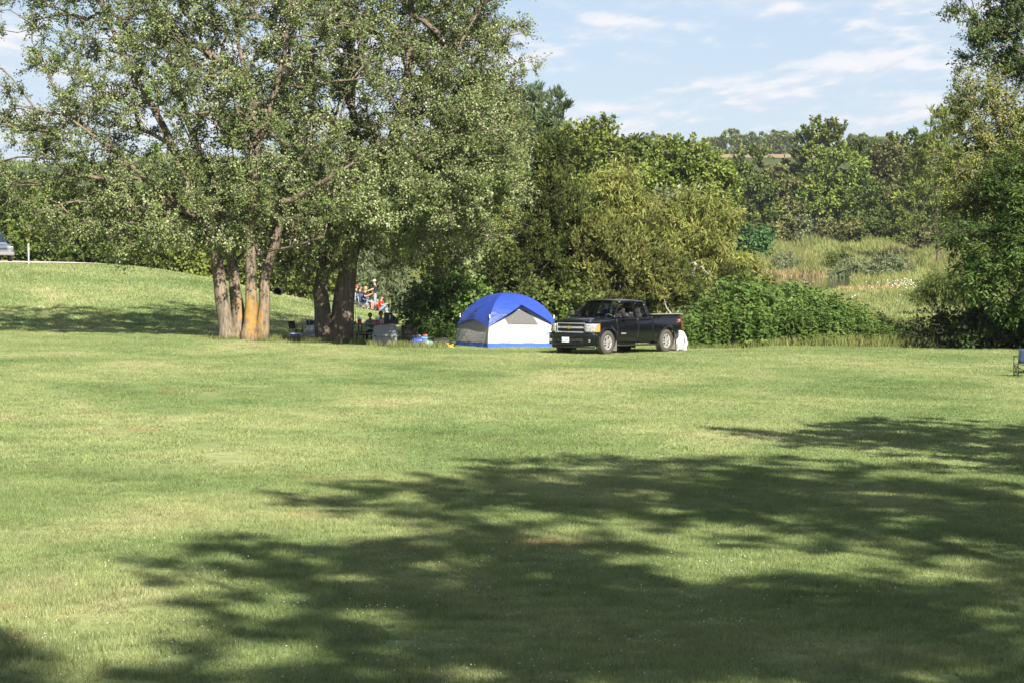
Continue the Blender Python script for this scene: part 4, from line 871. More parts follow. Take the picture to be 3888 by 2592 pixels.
def fit_ground(root, pts):
    """stand a root (z rotation set) on the slope under the given local contact points"""
    rz = root.rotation_euler[2]; c, s = math.cos(rz), math.sin(rz); A = []; zz = []
    for (x, y) in pts:
        X = root.location.x+c*x-s*y; Y = root.location.y+s*x+c*y; A.append((x, y, 1)); zz.append(zg(X, Y))
    (a, b_, k), *_ = np.linalg.lstsq(np.array(A, float), np.array(zz), rcond=None)
    n = Vector((-a, -b_, 1)).normalized(); q = Vector((0, 0, 1)).rotation_difference(n)
    root.rotation_mode = 'QUATERNION'; root.rotation_quaternion = Matrix.Rotation(rz, 3, 'Z').to_quaternion() @ q; root.location.z = float(k)
def wheel(parent, x, y, r, w, side, rr, spokes=5, steer=0.0):
    wr = empty('wheel', (x, y, r)); wr.parent = parent; wr.rotation_euler = (0, 0, steer)
    m = Matrix.Rotation(-math.pi/2*side, 4, 'X')      # lathe axis -> outward
    b = B(); h = w/2
    b.lathe([(rr*.98, -h*.8), (rr+.03, -h), (r-.05, -h*.98), (r-.008, -h*.72), (r, -h*.4), (r, h*.4), (r-.008, h*.72), (r-.05, h*.98), (rr+.03, h), (rr*.98, h*.8), (rr*.98, -h*.8)], 36, m, cap=False)
    for k in range(36):                              # tread blocks at the shoulder
        a = 2*math.pi*k/36
        for sg in (-1, 1):
            mm = m @ Matrix.Rotation(a, 4, 'Z') @ Matrix.Translation((r-.004, 0, sg*h*.62)); bb = bmesh.ops.create_cube(b.bm, size=1.0)
            for v in bb['verts']: v.co = mm @ Vector((v.co.x*.022, v.co.y*.04, v.co.z*h*.5))
    b.build('tyre', M_TYRE, wr)
    b = B(); b.lathe([(rr, h*.80), (rr*.96, h*.86), (rr*.88, h*.78), (rr*.86, h*.5)], 30, m, cap=False)
    rim = b.build('rim', M_ALLOY, wr)
    for k in range(spokes):
        b = B()
        for dk in (-.17, .17):
            a = 2*math.pi*k/spokes; mm = m @ Matrix.Rotation(a, 4, 'Z')
            p = [(rr*.16, dk*.35*rr), (rr*.9, dk*.5*rr-.0), (rr*.92, dk*1.5*rr), (rr*.22, dk*1.05*rr)]
            if dk < 0: p = p[::-1]
            b.prism(p, .025, mm @ Matrix.Translation((0, 0, h*.66)))
        b.build('spoke', M_ALLOY, rim)
    b = B(); b.lathe([(rr*.24, h*.55), (rr*.24, h*.78), (rr*.15, h*.84), (.001, h*.84)], 14, m); b.build('hub_cap', M_CHROME, rim)
    b = B(); b.lathe([(rr*.97, h*.3), (.001, h*.3)], 20, m, cap=False); b.build('dark_dish', M_DARK, rim)  # dark disc behind the spokes, its colour stands in for the shaded recess
    return wr
def truck():
    HX, HY = -.608, -.794
    rz = math.atan2(HY, HX); fw = Vector((P(2297, 1342, 88).x, 88, 0))
    c, s = math.cos(rz), math.sin(rz); ox, oy = 3.645, .87
    root = empty('pickup_truck', (fw.x-(c*ox-s*oy), fw.y-(s*ox+c*oy), 0), rz)
    fit_ground(root, [(0, .87), (0, -.87), (3.645, .87), (3.645, -.87)])
    tag(root, 'shiny black crew-cab pickup truck parked nose-left beside the tent', 'truck')
    WR = .405
    arch = lambda x, cx: math.sqrt(max(0, .50**2-(x-cx)**2)) if abs(x-cx) < .50 else None
    def zlow(x):
        z = .36 if x < 3.2 else .40
        if x < -.55: z = .50
        for cx in (0, 3.645):
            a = arch(x, cx)
            if a is not None: z = max(z, WR+a-.02)
        return z
    def zhigh(x):
        return float(np.interp(x, [-1.05, .90, .95, 3.1, 3.3, 4.0, 4.38, 4.5], [1.345, 1.345, 1.265, 1.245, 1.215, 1.165, 1.115, 1.08]))
    def yoff(x, z):
        y = 1.0-.045*((z-.82)/.42)**2
        top = zhigh(x)-z
        if x > 3.05: y -= .10*max(0, 1-top/.13)**2
        else: y -= .03*max(0, 1-top/.06)**2
        y -= .30*max(0, (x-4.05)/.50)**2.2
        y -= .05*max(0, (-x-.80)/.25)**2
        for cx in (0, 3.645):                        # flared lip round the wheel
            dd = math.hypot(x-cx, z-WR); y += .025*math.exp(-((dd-.50)/.05)**2)*(1 if z > .35 else 0)
        return y
    def panel(name, x0, x1, sg, zmin=None, zmax=None, m=M_PAINT):
        b = B(); xs = np.linspace(x0, x1, max(8, int((x1-x0)/.045))); rows = []
        for x in xs:
            a = zlow(x) if zmin is None else zmin(x); h = zhigh(x) if zmax is None else zmax(x)
            rows.append([(x, sg*yoff(x, a+(h-a)*t), a+(h-a)*t) for t in np.linspace(0, 1, 12)])
        b.grid(rows); o = b.build(name, m, root); solid(o, .018); return o
    for sg in (1, -1):
        panel('front_fender', 3.10, 4.46, sg, zmin=lambda x: max(zlow(x), .73 if x > 4.14 else 0))
        d1 = panel('door', 1.815, 3.09, sg); d2 = panel('door', .93, 1.805, sg)
        panel('bed_side', -1.05, .90, sg)
        for d, x in ((d1, 2.02), (d2, 1.08)):
            b = B(); b.box((x, sg*1.015, 1.04), (.20, .03, .035), bev=.01); b.build('handle', M_PAINT, d)
        # inner wheel wells
        for cx in (0, 3.645):
            b = B(); b.grid([[(cx+math.cos(a)*.49, sg*y, WR+math.sin(a)*.49) for a in np.linspace(-.25, math.pi+.25, 16)] for y in (.55, .97)]); b.build('wheel_well', M_DARK, root)
        b = B(); b.tube([(.62, sg*.99, .30), (1.2, sg*1.01, .30), (3.0, sg*1.01, .30), (3.1, sg*.97, .32)], .05, n=10, squash=.6); b.build('running_board', M_PLAST, root)
        for cx in (-.52, 3.13):
            b = B(); b.box((cx, sg*.86, .34), (.015, .27, .46), bev=.004); b.build('mud_flap', M_MUD, root)
        # mirror
        b = B(); b.ball((2.86, sg*1.16, 1.335), (.085, .15, .10)); mr = b.build('mirror', M_PLAST, root)
        b = B(); b.tube([(2.90, sg*.86, 1.26), (2.88, sg*1.06, 1.29)], .035, n=6); b.build('mirror_arm', M_PLAST, mr)
        # pillars and glass
        A0, A1 = Vector((3.14, sg*.86, 1.235)), Vector((2.58, sg*.665, 1.765))
        b = B(); b.tube([A0+(A1-A0)*t+Vector((0, sg*.02*math.sin(t*3.14), 0)) for t in np.linspace(0, 1, 6)], [.05, .045, .042, .042, .042, .045], n=8); b.build('pillar', M_PAINT, root)
        B0, B1 = Vector((1.83, sg*.89, 1.25)), Vector((1.80, sg*.685, 1.775))
        b = B(); b.box((B0+B1)/2, (.13, .05, .58), rot=Matrix.Rotation(math.atan2(sg*(.685-.89)*-1, .525), 3, 'X'), bev=.01); b.build('pillar', M_PAINT, root)
        b = B(); b.grid([[(x0+(x1-x0)*t, sg*(.90-.20*t), 1.25+.525*t) for t in np.linspace(0, 1, 6)] for x0, x1 in ((1.12, 1.17), (.99, 1.10), (.93, 1.05))]); o = b.build('pillar', M_PAINT, root); solid(o, .04)
        b = B(); b.tube([(2.60, sg*.665, 1.77), (2.2, sg*.685, 1.80), (1.7, sg*.69, 1.805), (1.12, sg*.68, 1.785)], .045, n=8); b.build('roof_rail', M_PAINT, root)
        for nm, q in (('rear_quarter_glass', [(1.14, 1.27, 1.18, 1.74)]), ('side_glass', [(1.92, 2.98, 1.88, 2.52)])):
            x0, x1, x2, x3 = q[0]
            b = B(); b.grid([[(a+(c_-a)*0+0, sg*(.885-.19*t), 1.255+.50*t) for a, c_ in ((x0+(x2-x0)*t, 0), (x1+(x3-x1)*t, 0))] for t in (0, .5, 1)])
            if sg < 0 or nm == 'side_glass' and False: b.build(nm, M_GLASS, root)
            else: b.bm.free()
    # windscreen, roof, rear window
    b = B(); rows = []
    for t in np.linspace(0, 1, 7):
        row = []
        for v in np.linspace(-1, 1, 11):
            lo = Vector((3.33-.20*v*v, v*.83, 1.225)); hi = Vector((2.66-.08*v*v, v*.645, 1.775)); q = lo+(hi-lo)*t; q.x += .03*math.sin(t*3.14); q.z += .03*math.sin(t*3.14); row.append(q)
        rows.append(row)
    b.grid(rows); b.build('windscreen', M_GLASS, root)
    b = B(); rows = []
    for x in np.linspace(2.67, 1.04, 12):
        row = []
        for v in np.linspace(-1, 1, 13):
            e = np.interp(x, [1.04, 1.2, 1.9, 2.5, 2.67], [.0, .03, .055, .03, .0]); xx = x-.07*v*v*(1 if x > 2.3 else 0)
            row.append((xx, v*.685, 1.775+e+.055*(1-abs(v)**3)))
        rows.append(row)
    b.grid(rows); o = b.build('roof', M_PAINT, root); solid(o, .03)
    b = B(); b.grid([[(1.02-.06*t*0+.03*t, v*(.84-.19*t), 1.27+.50*t) for v in np.linspace(-1, 1, 5)] for t in (0, .5, 1)]); b.build('rear_window', M_GLASS, root)
    b = B(); b.box((1.95, 0, 1.868), (.10, .05, .05), bev=.015); b.build('roof_aerial', M_PLAST, root)
    # cab back wall, floor, chassis
    b = B(); b.box((.95, 0, .88), (.04, 1.86, .76)); b.build('cab_wall', M_PAINT, root)
    b = B(); b.box((2.0, 0, .52), (2.2, 1.8, .12)); b.box((1.3, 0, .42), (5.2, .85, .16)); b.box((0, 0, .40), (.12, 1.5, .12)); b.box((3.645, 0, .40), (.12, 1.5, .12)); b.build('chassis', M_DARK, root)
    b = B(); b.box((3.9, 0, .78), (.95, 1.35, .55)); b.build('engine_bay', M_DARK, root)
    # bed
    b = B(); b.box((-.06, 0, .80), (1.9, 1.62, .05)); b.box((.86, 0, 1.05), (.05, 1.72, .55)); b.build('bed_floor', M_DARK, root)
    for sg in (1, -1):
        b = B(); b.box((-.08, sg*.925, 1.355), (1.94, .11, .03), bev=.008); b.build('bed_rail', M_GREYTRIM, root)
        b = B(); b.box((-.06, sg*.86, 1.07), (1.9, .03, .50)); b.build('bed_liner', M_DARK, root)
        b = B(); b.grid([[(x, sg*(yoff(x, z)+.012), z) for x in (-.93, -1.0, -1.06)]+[(-1.085, sg*(yoff(-1.05, z)-.06), z), (-1.085, sg*(yoff(-1.05, z)-.16), z)] for z in np.linspace(.80, 1.24, 7)]); b.build('tail_light', M_RED, root)
    b = B(); b.box((-1.06, 0, 1.03), (.05, 1.62, .60), bev=.015); b.build('tailgate', M_PAINT, root)
    b = B(); b.box((-1.16, 0, .60), (.16, 1.9, .2), bev=.04); b.build('rear_bumper', M_CHROME, root)
    # bonnet
    b = B(); rows = []
    for x in np.linspace(3.34, 4.50, 16):
        row = []; t = (x-3.34)/1.16
        for v in np.linspace(-1, 1, 23):
            w = .885-.02*t-.25*max(0, (x-4.1)/.4)**2.2*.9; z = 1.225-.075*t-.03*t**3-.05*max(0, (t-.9)/.1)**2
            bul = .045*(1/(1+math.exp((abs(v)-.60)/.035)))*(1-.3*t); row.append((x-.10*v*v*t-.22*v*v*(1-t)*.6, v*w, z+bul+.02*(1-v*v)))
        rows.append(row)
    b.grid(rows); o = b.build('bonnet', M_PAINT, root); solid(o, .02)
    b = B(); b.grid([[(3.36-.2*v*v-.06*k, v*.86, 1.222+.004*k) for v in np.linspace(-1, 1, 9)] for k in range(2)]); b.build('cowl', M_PLAST, root)
    for y in (-.35, .28):
        b = B(); b.tube([(3.36, y, 1.245), (3.20, y-.25, 1.33), (3.17, y-.5, 1.345)], .012, n=5); b.build('wiper', M_PLAST, root)
    # grille
    fx = lambda y: 4.555-.10*(abs(y)/.6)**2
    g = empty('grille', (0, 0, 0)); g.parent = root
    b = B(); b.grid([[(fx(y)-.035, y, z) for y in np.linspace(-.60, .60, 13)] for z in (.76, .9, 1.06)]); b.build('grille_mesh', M_PLAST, g)
    for z in np.linspace(.79, 1.04, 9):
        if abs(z-.915) < .05: continue
        b = B(); b.tube([(fx(y)-.02, y, z) for y in np.linspace(-.56, .56, 9)], .007, n=4); b.build('slat', M_PLAST, g)
    def bar(name, zc, h, y0, y1, mt, fwd=0.0, par=g):
        b = B(); rows = []
        for y in np.linspace(y0, y1, 13):
            x = fx(y)+fwd; rows.append([(x-.03, y, zc-h/2), (x+.008, y, zc-h*.42), (x+.018, y, zc), (x+.008, y, zc+h*.42), (x-.03, y, zc+h/2)])
        b.grid(rows); return b.build(name, mt, par)
    bar('chrome_bar', .915, .075, -.575, .575, M_CHROME, .01); bar('chrome_frame', 1.062, .035, -.60, .60, M_CHROME); bar('chrome_frame', .752, .05, -.60, .60, M_CHROME)
    for sg in (1, -1):
        b = B(); b.box((fx(.59)+.0, sg*.585, .907), (.05, .035, .29), bev=.01); b.build('chrome_frame', M_CHROME, g)
    M_GOLD = mat('gold_emblem', (.62, .42, .12), .3, metal=.8)
    bt = [(-.125, -.022), (-.045, -.022), (-.045, -.048), (.045, -.048), (.045, -.022), (.105, -.022), (.125, .022), (.045, .022), (.045, .048), (-.045, .048), (-.045, .022), (-.105, .022)]
    ym = Matrix(((0, 0, 1, 4.575), (1, 0, 0, 0), (0, 1, 0, .915), (0, 0, 0, 1)))
    b = B(); b.prism(bt, .02, ym); b.build('emblem', M_GOLD, g)
    # headlights
    for sg in (1, -1):
        pl = [(4.53, .61), (4.50, .74), (4.44, .85), (4.35, .93), (4.25, .975), (4.13, .998)]
        b = B(); b.grid([[(x+.012, sg*y, z) for x, y in pl] for z in np.linspace(.755, 1.055, 5)]); h = b.build('headlight', M_LENS, root); solid(h, .03, -1)
        b = B(); b.grid([[(x+.02, sg*(y+.012), z) for x, y in pl[3:]] for z in (.775, .85)]); b.build('indicator', M_AMBER, h)
        b = B(); b.grid([[(x+.02, sg*(y+.012), z) for x, y in pl[4:]] for z in (.85, .95, 1.04)]); b.build('indicator', M_AMBER, h)
    # bumper
    bx = lambda y: 4.66-.30*(abs(y)/1.0)**3.2
    b = B(); rows = []
    for y in np.linspace(-1.0, 1.0, 31):
        x = bx(y); inset = .07*(1/(1+math.exp((abs(y)-.62)/.03)))
        rows.append([(x-.16, y, .735), (x-.02, y*.998, .725), (x, y, .69), (x, y, .60), (x-inset, y, .565), (x-inset, y, .43), (x-.01, y, .405), (x-.04, y*.985, .33), (x-.16, y*.97, .30)])
    b.grid(rows); bp_ = b.build('front_bumper', M_PAINT, root); solid(bp_, .02, -1)
    for sg in (1, -1):                                # bumper returns to the wheel opening
        b = B(); b.grid([[(x, sg*(1.0+.012*math.sin((4.36-x)*8)), z) for x in np.linspace(4.36, 4.17, 4)] for z in np.linspace(.33, .725, 5)]); o = b.build('bumper_end', M_PAINT, root); solid(o, .02)
        b = B(); b.box((bx(.80)+.012, sg*.80, .475), (.03, .17, .09), rot=Matrix.Rotation(-sg*.42, 3, 'Z'), bev=.01); b.build('fog_lamp', M_CHROME, bp_)
        b = B(); b.tube([(4.60, sg*.42, .47), (4.66, sg*.42, .46), (4.67, sg*.42, .49), (4.60, sg*.42, .51)], .014, n=6); b.build('tow_hook', M_PLAST, bp_)
    b = B(); b.grid([[(bx(y)-.09, y*.97, .31), (bx(y)-.10, y*.96, .22)] for y in np.linspace(-.95, .95, 17)]); o = b.build('air_dam', M_PLAST, root); solid(o, .02)
    b = B(); b.grid([[(bx(y)-.055, y, z) for y in np.linspace(-.64, .64, 13)] for z in (.435, .56)]); b.build('bumper_inset', M_PLAST, bp_)
    M_PLATE = mat('plate_white', (.75, .77, .80), .5); M_PTXT = mat('plate_ink', (.04, .06, .13), .6)
    pl = B(); pl.box((4.655, -.10, .50), (.012, .31, .165), bev=.004); po = pl.build('licence_plate', M_PLATE, root)
    tm = Matrix(((0, 0, 1, 4.664), (1, 0, 0, -.10), (0, 1, 0, .487), (0, 0, 0, 1)))
    text_obj('plate_number', '812 FDD', .082, M_PTXT, po, tm)
    b = B(); b.box((4.6635, -.10, .565), (.003, .28, .022)); b.build('plate_band', mat('plate_blue', (.18, .42, .62), .5), po)
    # badges
    for sg in (1, -1):
        M_DEC = mat('decal_red', (.62, .03, .02), .5) if sg == 1 else bpy.data.materials['decal_red']; M_SIL = mat('decal_silver', (.55, .55, .57), .4) if sg == 1 else bpy.data.materials['decal_silver']
        ax = -1 if sg > 0 else 1
        def tmx(x, z): return Matrix(((ax, 0, 0, x), (0, 0, sg, sg*(yoff(x, z)+.014)), (0, 1, 0, z), (0, 0, 0, 1)))
        text_obj('decal', 'Z', .17, M_DEC, root, tmx(-.66, 1.10)); text_obj('decal', '71', .15, M_SIL, root, tmx(-.80, 1.10))
        text_obj('badge', 'SILVERADO', .055, M_SIL, root, tmx(2.72, .70))
    # cabin fittings
    b = B(); b.box((2.98, 0, 1.08), (.45, 1.6, .28), bev=.06); b.build('dashboard', M_DARK, root)
    M_SEAT = mat('seat_cloth', (.022, .022, .022), .85); M_WHEEL = mat('wheel_rim_tan', (.35, .33, .28), .6)
    ring = [Vector((2.70-.5*.19*math.sin(a)*.0+.10*math.sin(a), .40+.19*math.cos(a), 1.20+.165*math.sin(a))) for a in np.linspace(0, 2*math.pi, 20)[:-1]]
    b = B(); b.tube(ring, .016, n=6, closed=True); b.tube([(2.70, .22, 1.2), (2.70, .58, 1.2)], .02, n=6); b.build('steering_wheel', M_WHEEL, root)
    for x, ys in ((2.15, (.40, -.40)), (1.28, (.46, 0, -.46))):
        for y in ys:
            b = B(); b.box((x+.2, y, .76), (.5, .48, .16), bev=.05); b.box((x-.06, y, 1.08), (.16, .46, .60), rot=Matrix.Rotation(-.2, 3, 'Y'), bev=.05); st = b.build('seat', M_SEAT, root)
            b = B(); b.box((x-.15, y, 1.475), (.10, .26, .19), rot=Matrix.Rotation(-.15, 3, 'Y'), bev=.04); b.build('headrest', M_SEAT, st)
    b = B(); b.box((2.62, 0, 1.68), (.03, .24, .07), bev=.01); b.build('rear_view_mirror', M_PLAST, root)
    for x in (0, 3.645):
        for sg in (1, -1): wheel(root, x, sg*.87, WR, .27, sg, .245, 5)
    return root
TRUCK = truck()
def suv():
    D = 145.0; rzh = math.atan2(-.90, .436)
    fw = P(40, 990, D); L0 = 2.62
    c, s = math.cos(rzh), math.sin(rzh)
    root = empty('parked_car', (0, 0, 0), rzh); ox, oy = L0, .78
    root.location = (fw.x-.02-(c*ox-s*oy), D-(s*ox+c*oy), 0); fit_ground(root, [(0, .78), (0, -.78), (L0, .78), (L0, -.78)])
    root.location.z += .03
    tag(root, 'silver-blue car parked on the road, cut by the left frame edge', 'car')
    PT = mat('silver_blue_paint', (.15, .19, .245), .3, metal=.35, coat=.8); WR = .35
    def ring(x, z0, z1, w, n=10):
        return [(x, w*math.copysign(abs(math.cos(a))**.35, math.cos(a)), (z0+z1)/2+(z1-z0)/2*math.copysign(abs(math.sin(a))**.5, math.sin(a))) for a in np.linspace(0, 2*math.pi, 4*n+1)[:-1]]
    b = B(); st = [(-.82, .55, .92, .70), (-.74, .42, 1.02, .86), (-.2, .40, 1.06, .90), (.9, .36, 1.04, .91), (1.9, .36, 1.02, .91), (2.5, .40, .97, .90), (3.1, .44, .88, .86), (3.36, .50, .78, .74), (3.42, .55, .72, .6)]
    b.grid([ring(*q) for q in st], wrap=True); b.bm.faces.new([v for v in b.bm.verts][-40:]); b.build('body', PT, root)
    b = B(); b.grid([ring(*q) for q in [(-.70, .98, 1.1, .72), (-.60, .98, 1.50, .74), (-.1, .98, 1.64, .70), (.9, .98, 1.68, .70), (1.35, .98, 1.62, .69), (1.95, .98, 1.10, .74), (2.0, .98, 1.0, .74)]], wrap=True); b.build('cabin', PT, root)
    GD = mat('dark_tinted_glass', (.02, .03, .04), .05, coat=1)
    b = B(); b.grid([[(1.99-.58*t, v*(.70-.07*t), 1.10+.47*t) for v in np.linspace(-1, 1, 5)] for t in (0, .5, 1)]); b.build('windscreen', GD, root)
    for sg in (1, -1):
        for x0, x1 in ((.75, 1.35), (-.05, .65)):
            b = B(); b.grid([[(x, sg*(.765-.06*t), 1.12+.40*t) for x in (x0, x1)] for t in (0, 1)]); o = b.build('window', GD, root); solid(o, .02)
        b = B(); b.ball((1.72, sg*.99, 1.12), (.07, .11, .08)); b.build('mirror', M_DARK, root)
        b = B(); b.box((3.27, sg*.60, .80), (.20, .34, .13), rot=Matrix.Rotation(-sg*.35, 3, 'Z'), bev=.03); h = b.build('headlight', M_LENS, root)
        b = B(); b.box((3.20, sg*.755, .80), (.18, .09, .125), rot=Matrix.Rotation(-sg*.5, 3, 'Z'), bev=.02); b.build('indicator', M_AMBER, h)
        b = B(); b.box((3.40, sg*.55, .60), (.06, .14, .08), bev=.02); b.build('fog_lamp', M_CHROME, root)
        for x in (0, L0): wheel(root, x, sg*.78, WR, .22, sg, .21, 5)
        for x in (0, L0):
            b = B(); b.grid([[(x+math.cos(a)*r_, sg*(.915 if r_ > .4 else .90), WR+math.sin(a)*r_) for a in np.linspace(-.1, math.pi+.1, 14)] for r_ in (.375, .44)]); o = b.build('arch_trim', M_PLAST, root); solid(o, .03)
    GRB = mat('grey_bumper', (.16, .155, .15), .7)
    b = B(); b.box((3.36, 0, .45), (.22, 1.60, .20), bev=.06); b.build('front_bumper', GRB, root)
    b = B(); b.box((3.43, 0, .73), (.05, .8, .10), bev=.02); b.build('grille', M_PLAST, root)
suv()
# ------------------------------------------------------------------ tent
def fabric_mat(name, c, trans=.25, rough=.6, bump=.35):
    m, nt, b = new_mat(name); N = nt.nodes.new; L = nt.links.new
    b.inputs['Base Color'].default_value = (*c, 1); b.inputs['Roughness'].default_value = rough
    tc = N('ShaderNodeTexCoord'); n = N('ShaderNodeTexNoise'); n.inputs['Scale'].default_value = 2.6; n.inputs['Detail'].default_value = 4; n.inputs['Distortion'].default_value = 1.2
    mp = N('ShaderNodeMapping'); mp.inputs['Rotation'].default_value = (.2, .7, .3); mp.inputs['Scale'].default_value = (1, 1, 2.4); L(tc.outputs['Object'], mp.inputs['Vector']); L(mp.outputs[0], n.inputs['Vector'])
    bp = N('ShaderNodeBump'); bp.inputs['Strength'].default_value = bump; bp.inputs['Distance'].default_value = .06; L(n.outputs['Fac'], bp.inputs['Height']); L(bp.outputs[0], b.inputs['Normal'])
    t = N('ShaderNodeBsdfTranslucent'); t.inputs['Color'].default_value = (*c, 1); ms = N('ShaderNodeMixShader'); ms.inputs[0].default_value = trans
    L(b.outputs[0], ms.inputs[1]); L(t.outputs[0], ms.inputs[2]); L(ms.outputs[0], nt.nodes['Material Output'].inputs['Surface']); return m
M_TBLUE = fabric_mat('blue_nylon', (.030, .072, .42), .2, .45, .8); M_TWHITE = fabric_mat('white_nylon', (.45, .437, .415), .25, .6); M_TFLOOR = fabric_mat('blue_floor_fabric', (.035, .10, .48), .05)
M_MESH = mat('grey_mesh', (.10, .10, .10), .9); M_ZIP = mat('pale_seam', (.75, .73, .70), .6)
def tent():
    near = G(1850, 94.2); ang = math.atan2(1.29, 2.7); s = 2.88
    cx = near.x+(2.7-1.29)/2; cy = near.y+(1.29+2.7)/2
    root = empty('dome_tent', (cx, cy, 0), ang)            # local +x along the door wall, -y faces the door side
    hs = s/2; fit_ground(root, [(-hs, -hs), (hs, -hs), (hs, hs), (-hs, hs)])
    tag(root, 'white dome tent with a blue rain fly pitched left of the black truck', 'tent')
    H = 2.02
    def arc(t):                                             # t 0 ground .. 1 apex -> (reach, height)
        a = t*math.pi/2; return max(0.0, math.cos(a))**.98*(1+.03*math.sin(t*math.pi)), H*math.sin(a)**.92
    cor = [(-1, -1), (1, -1), (1, 1), (-1, 1)]
    def face_pt(f, sx, t, off=0.0):
        a, b_ = cor[f], cor[(f+1) % 4]; r, z = arc(t); w = (sx+1)/2
        x = (a[0]+(b_[0]-a[0])*w)*hs*r; y = (a[1]+(b_[1]-a[1])*w)*hs*r
        nx, ny = (a[0]+b_[0])/2, (a[1]+b_[1])/2
        sag = -.05*(1-sx*sx)*math.sin(t*math.pi)*hs      # taut cloth pulls in between the poles
        q = sx*sx; cc = b_ if sx > 0 else a; dx, dy = nx*(1-q)+cc[0]*.75*q, ny*(1-q)+cc[1]*.75*q
        return Vector((x+dx*off+nx*sag, y+dy*off+ny*sag, z+off*.35))
    tt = lambda z: math.asin(min(1, (z/H)**(1/.92)))/(math.pi/2)
    for f in range(4):
        b = B(); b.grid([[face_pt(f, sx, t) for sx in np.linspace(-1, 1, 15)] for t in np.linspace(tt(.17), .97, 16)]); b.build('wall', M_TWHITE, root)
        b = B(); b.grid([[face_pt(f, sx, t, .012*math.sin(sx*9+f)) for sx in np.linspace(-1, 1, 15)] for t in np.linspace(0, tt(.18), 4)]); b.build('floor_skirt', M_TFLOOR, root)
    # rain fly: low at the poles, arched over each wall
    for f in range(4):
        zc, zm = .74, (1.50 if f == 0 else .98 if f == 3 else 1.1)
        b = B(); rows = []
        for sx in np.linspace(-1, 1, 25):
            zh = zc+(zm-zc)*(1-abs(sx)**(1.05 if f == 0 else 1.6)); t0 = tt(zh)
            rows.append([face_pt(f, sx, t0+(1-t0)*k, .05+(.26 if f == 0 else .10)*(1-k)**1.5*(1-sx*sx)) for k in np.linspace(0, 1, 14)])
        b.grid(rows); b.build('rain_fly', M_TBLUE, root)
    M_POLE = mat('tent_pole', (.10, .11, .14), .5)
    for f in range(4):
        b = B(); b.tube([face_pt(f, -1, t, .028) for t in np.linspace(0, tt(.80), 8)], .011, n=6); b.build('pole', M_POLE, root)
        b = B(); q = face_pt(f, -1, tt(1.12), .10); b.box(q, (.03, .03, .14), bev=.006); b.build('toggle', M_ZIP, root)
    # door window and seams on the door wall
    b = B(); win = [(-.42, .88), (-.52, 1.10), (-.30, 1.30), (-.05, 1.40), (.25, 1.36), (.42, 1.15), (.50, .86)]
    vs = [b.bm.verts.new(face_pt(0, sx, tt(z), .018)) for sx, z in win]; b.bm.faces.new(vs)
    bmesh.ops.triangulate(b.bm, faces=b.bm.faces[:]); b.build('mesh_window', M_MESH, root)
    seam = [(-.60, .24), (-.62, .6), (-.58, 1.1), (-.30, 1.40), (0, 1.5), (.32, 1.42), (.52, 1.1), (.66, .6), (.68, .34), (.60, .25), (.3, .22), (-.3, .22)]
    b = B(); b.tube([face_pt(0, sx, tt(z), .02) for sx, z in seam], .008, n=4, closed=True); b.build('door_zip', M_ZIP, root)
    lg = [face_pt(0, .80+.07*math.cos(a)*1.6, tt(.52+.055*math.sin(a)), .016) for a in np.linspace(0, 6.283, 16)[:-1]]
    b = B(); b.tube(lg, .006, n=4, closed=True); b.tube([face_pt(0, .72, tt(.52), .016), face_pt(0, .78, tt(.54), .016), face_pt(0, .84, tt(.50), .016), face_pt(0, .90, tt(.53), .016)], .006, n=4); b.build('logo', mat('logo_blue', (.10, .16, .45), .6), root)
    M_GUY = mat('guy_line', (.06, .09, .2), .8)
    for f in (0, 3):
        a = face_pt(f, -1, tt(.78), .1); g = Vector((a.x*1.35, a.y*1.35, 0.0)); b = B(); b.tube([a, g], .005, n=4); b.build('guy_line', M_GUY, root)
tent()

# ------------------------------------------------------------------ camp gear
M_STEEL = mat('black_steel', (.015, .015, .016), .5, metal=.3)
M_TOP = mat('table_coating', (.17, .155, .14), .75, vary=.2)
M_CLR = mat('clear_tub', (.34, .36, .38), .3, trans=.3)
def at(u, D): g = G(u, D); return g
def picnic_table():
    g = at(1428, 98.2); root = empty('picnic_table', g, R(-6)); tag(root, 'dark steel-framed picnic table in the shade of the maple', 'table')
    for k in range(5):
        b = B(); b.box((0, -.30+.15*k, .77), (1.85, .14, .035), bev=.008); b.build('top_board', M_TOP, root)
    for sy in (-1, 1):
        for k in range(2):
            b = B(); b.box((0, sy*(.62+.14*k), .45), (1.85, .13, .035), bev=.008); b.build('bench_board', M_TOP, root)
    for sx in (-.62, .62):
        b = B()
        for sy in (-1, 1): b.tube([(sx, sy*.33, .75), (sx, sy*.36, .62), (sx, sy*.28, .45), (sx, sy*.10, .36), (sx, 0, .35)], .025, n=8)
        b.tube([(sx, -.80, .43), (sx, .80, .43)], .025, n=8)
        for sy in (-1, 1): b.tube([(sx, sy*.72, .43), (sx, sy*.76, .30), (sx, sy*.76, .0)], .025, n=8)
        b.tube([(sx, -.76, .02), (sx, .76, .02)], .022, n=8)
        b.build('leg_frame', M_STEEL, root)
    b = B(); b.tube([(-.62, 0, .36), (.62, 0, .36)], .02, n=8); b.build('stretcher', M_STEEL, root)
    return root
TBL = picnic_table(); TZ = TBL.location.z+.79
def on_table(u, D, z=TZ): p = P(u, 1200, D); return Vector((p.x, p.y, z))
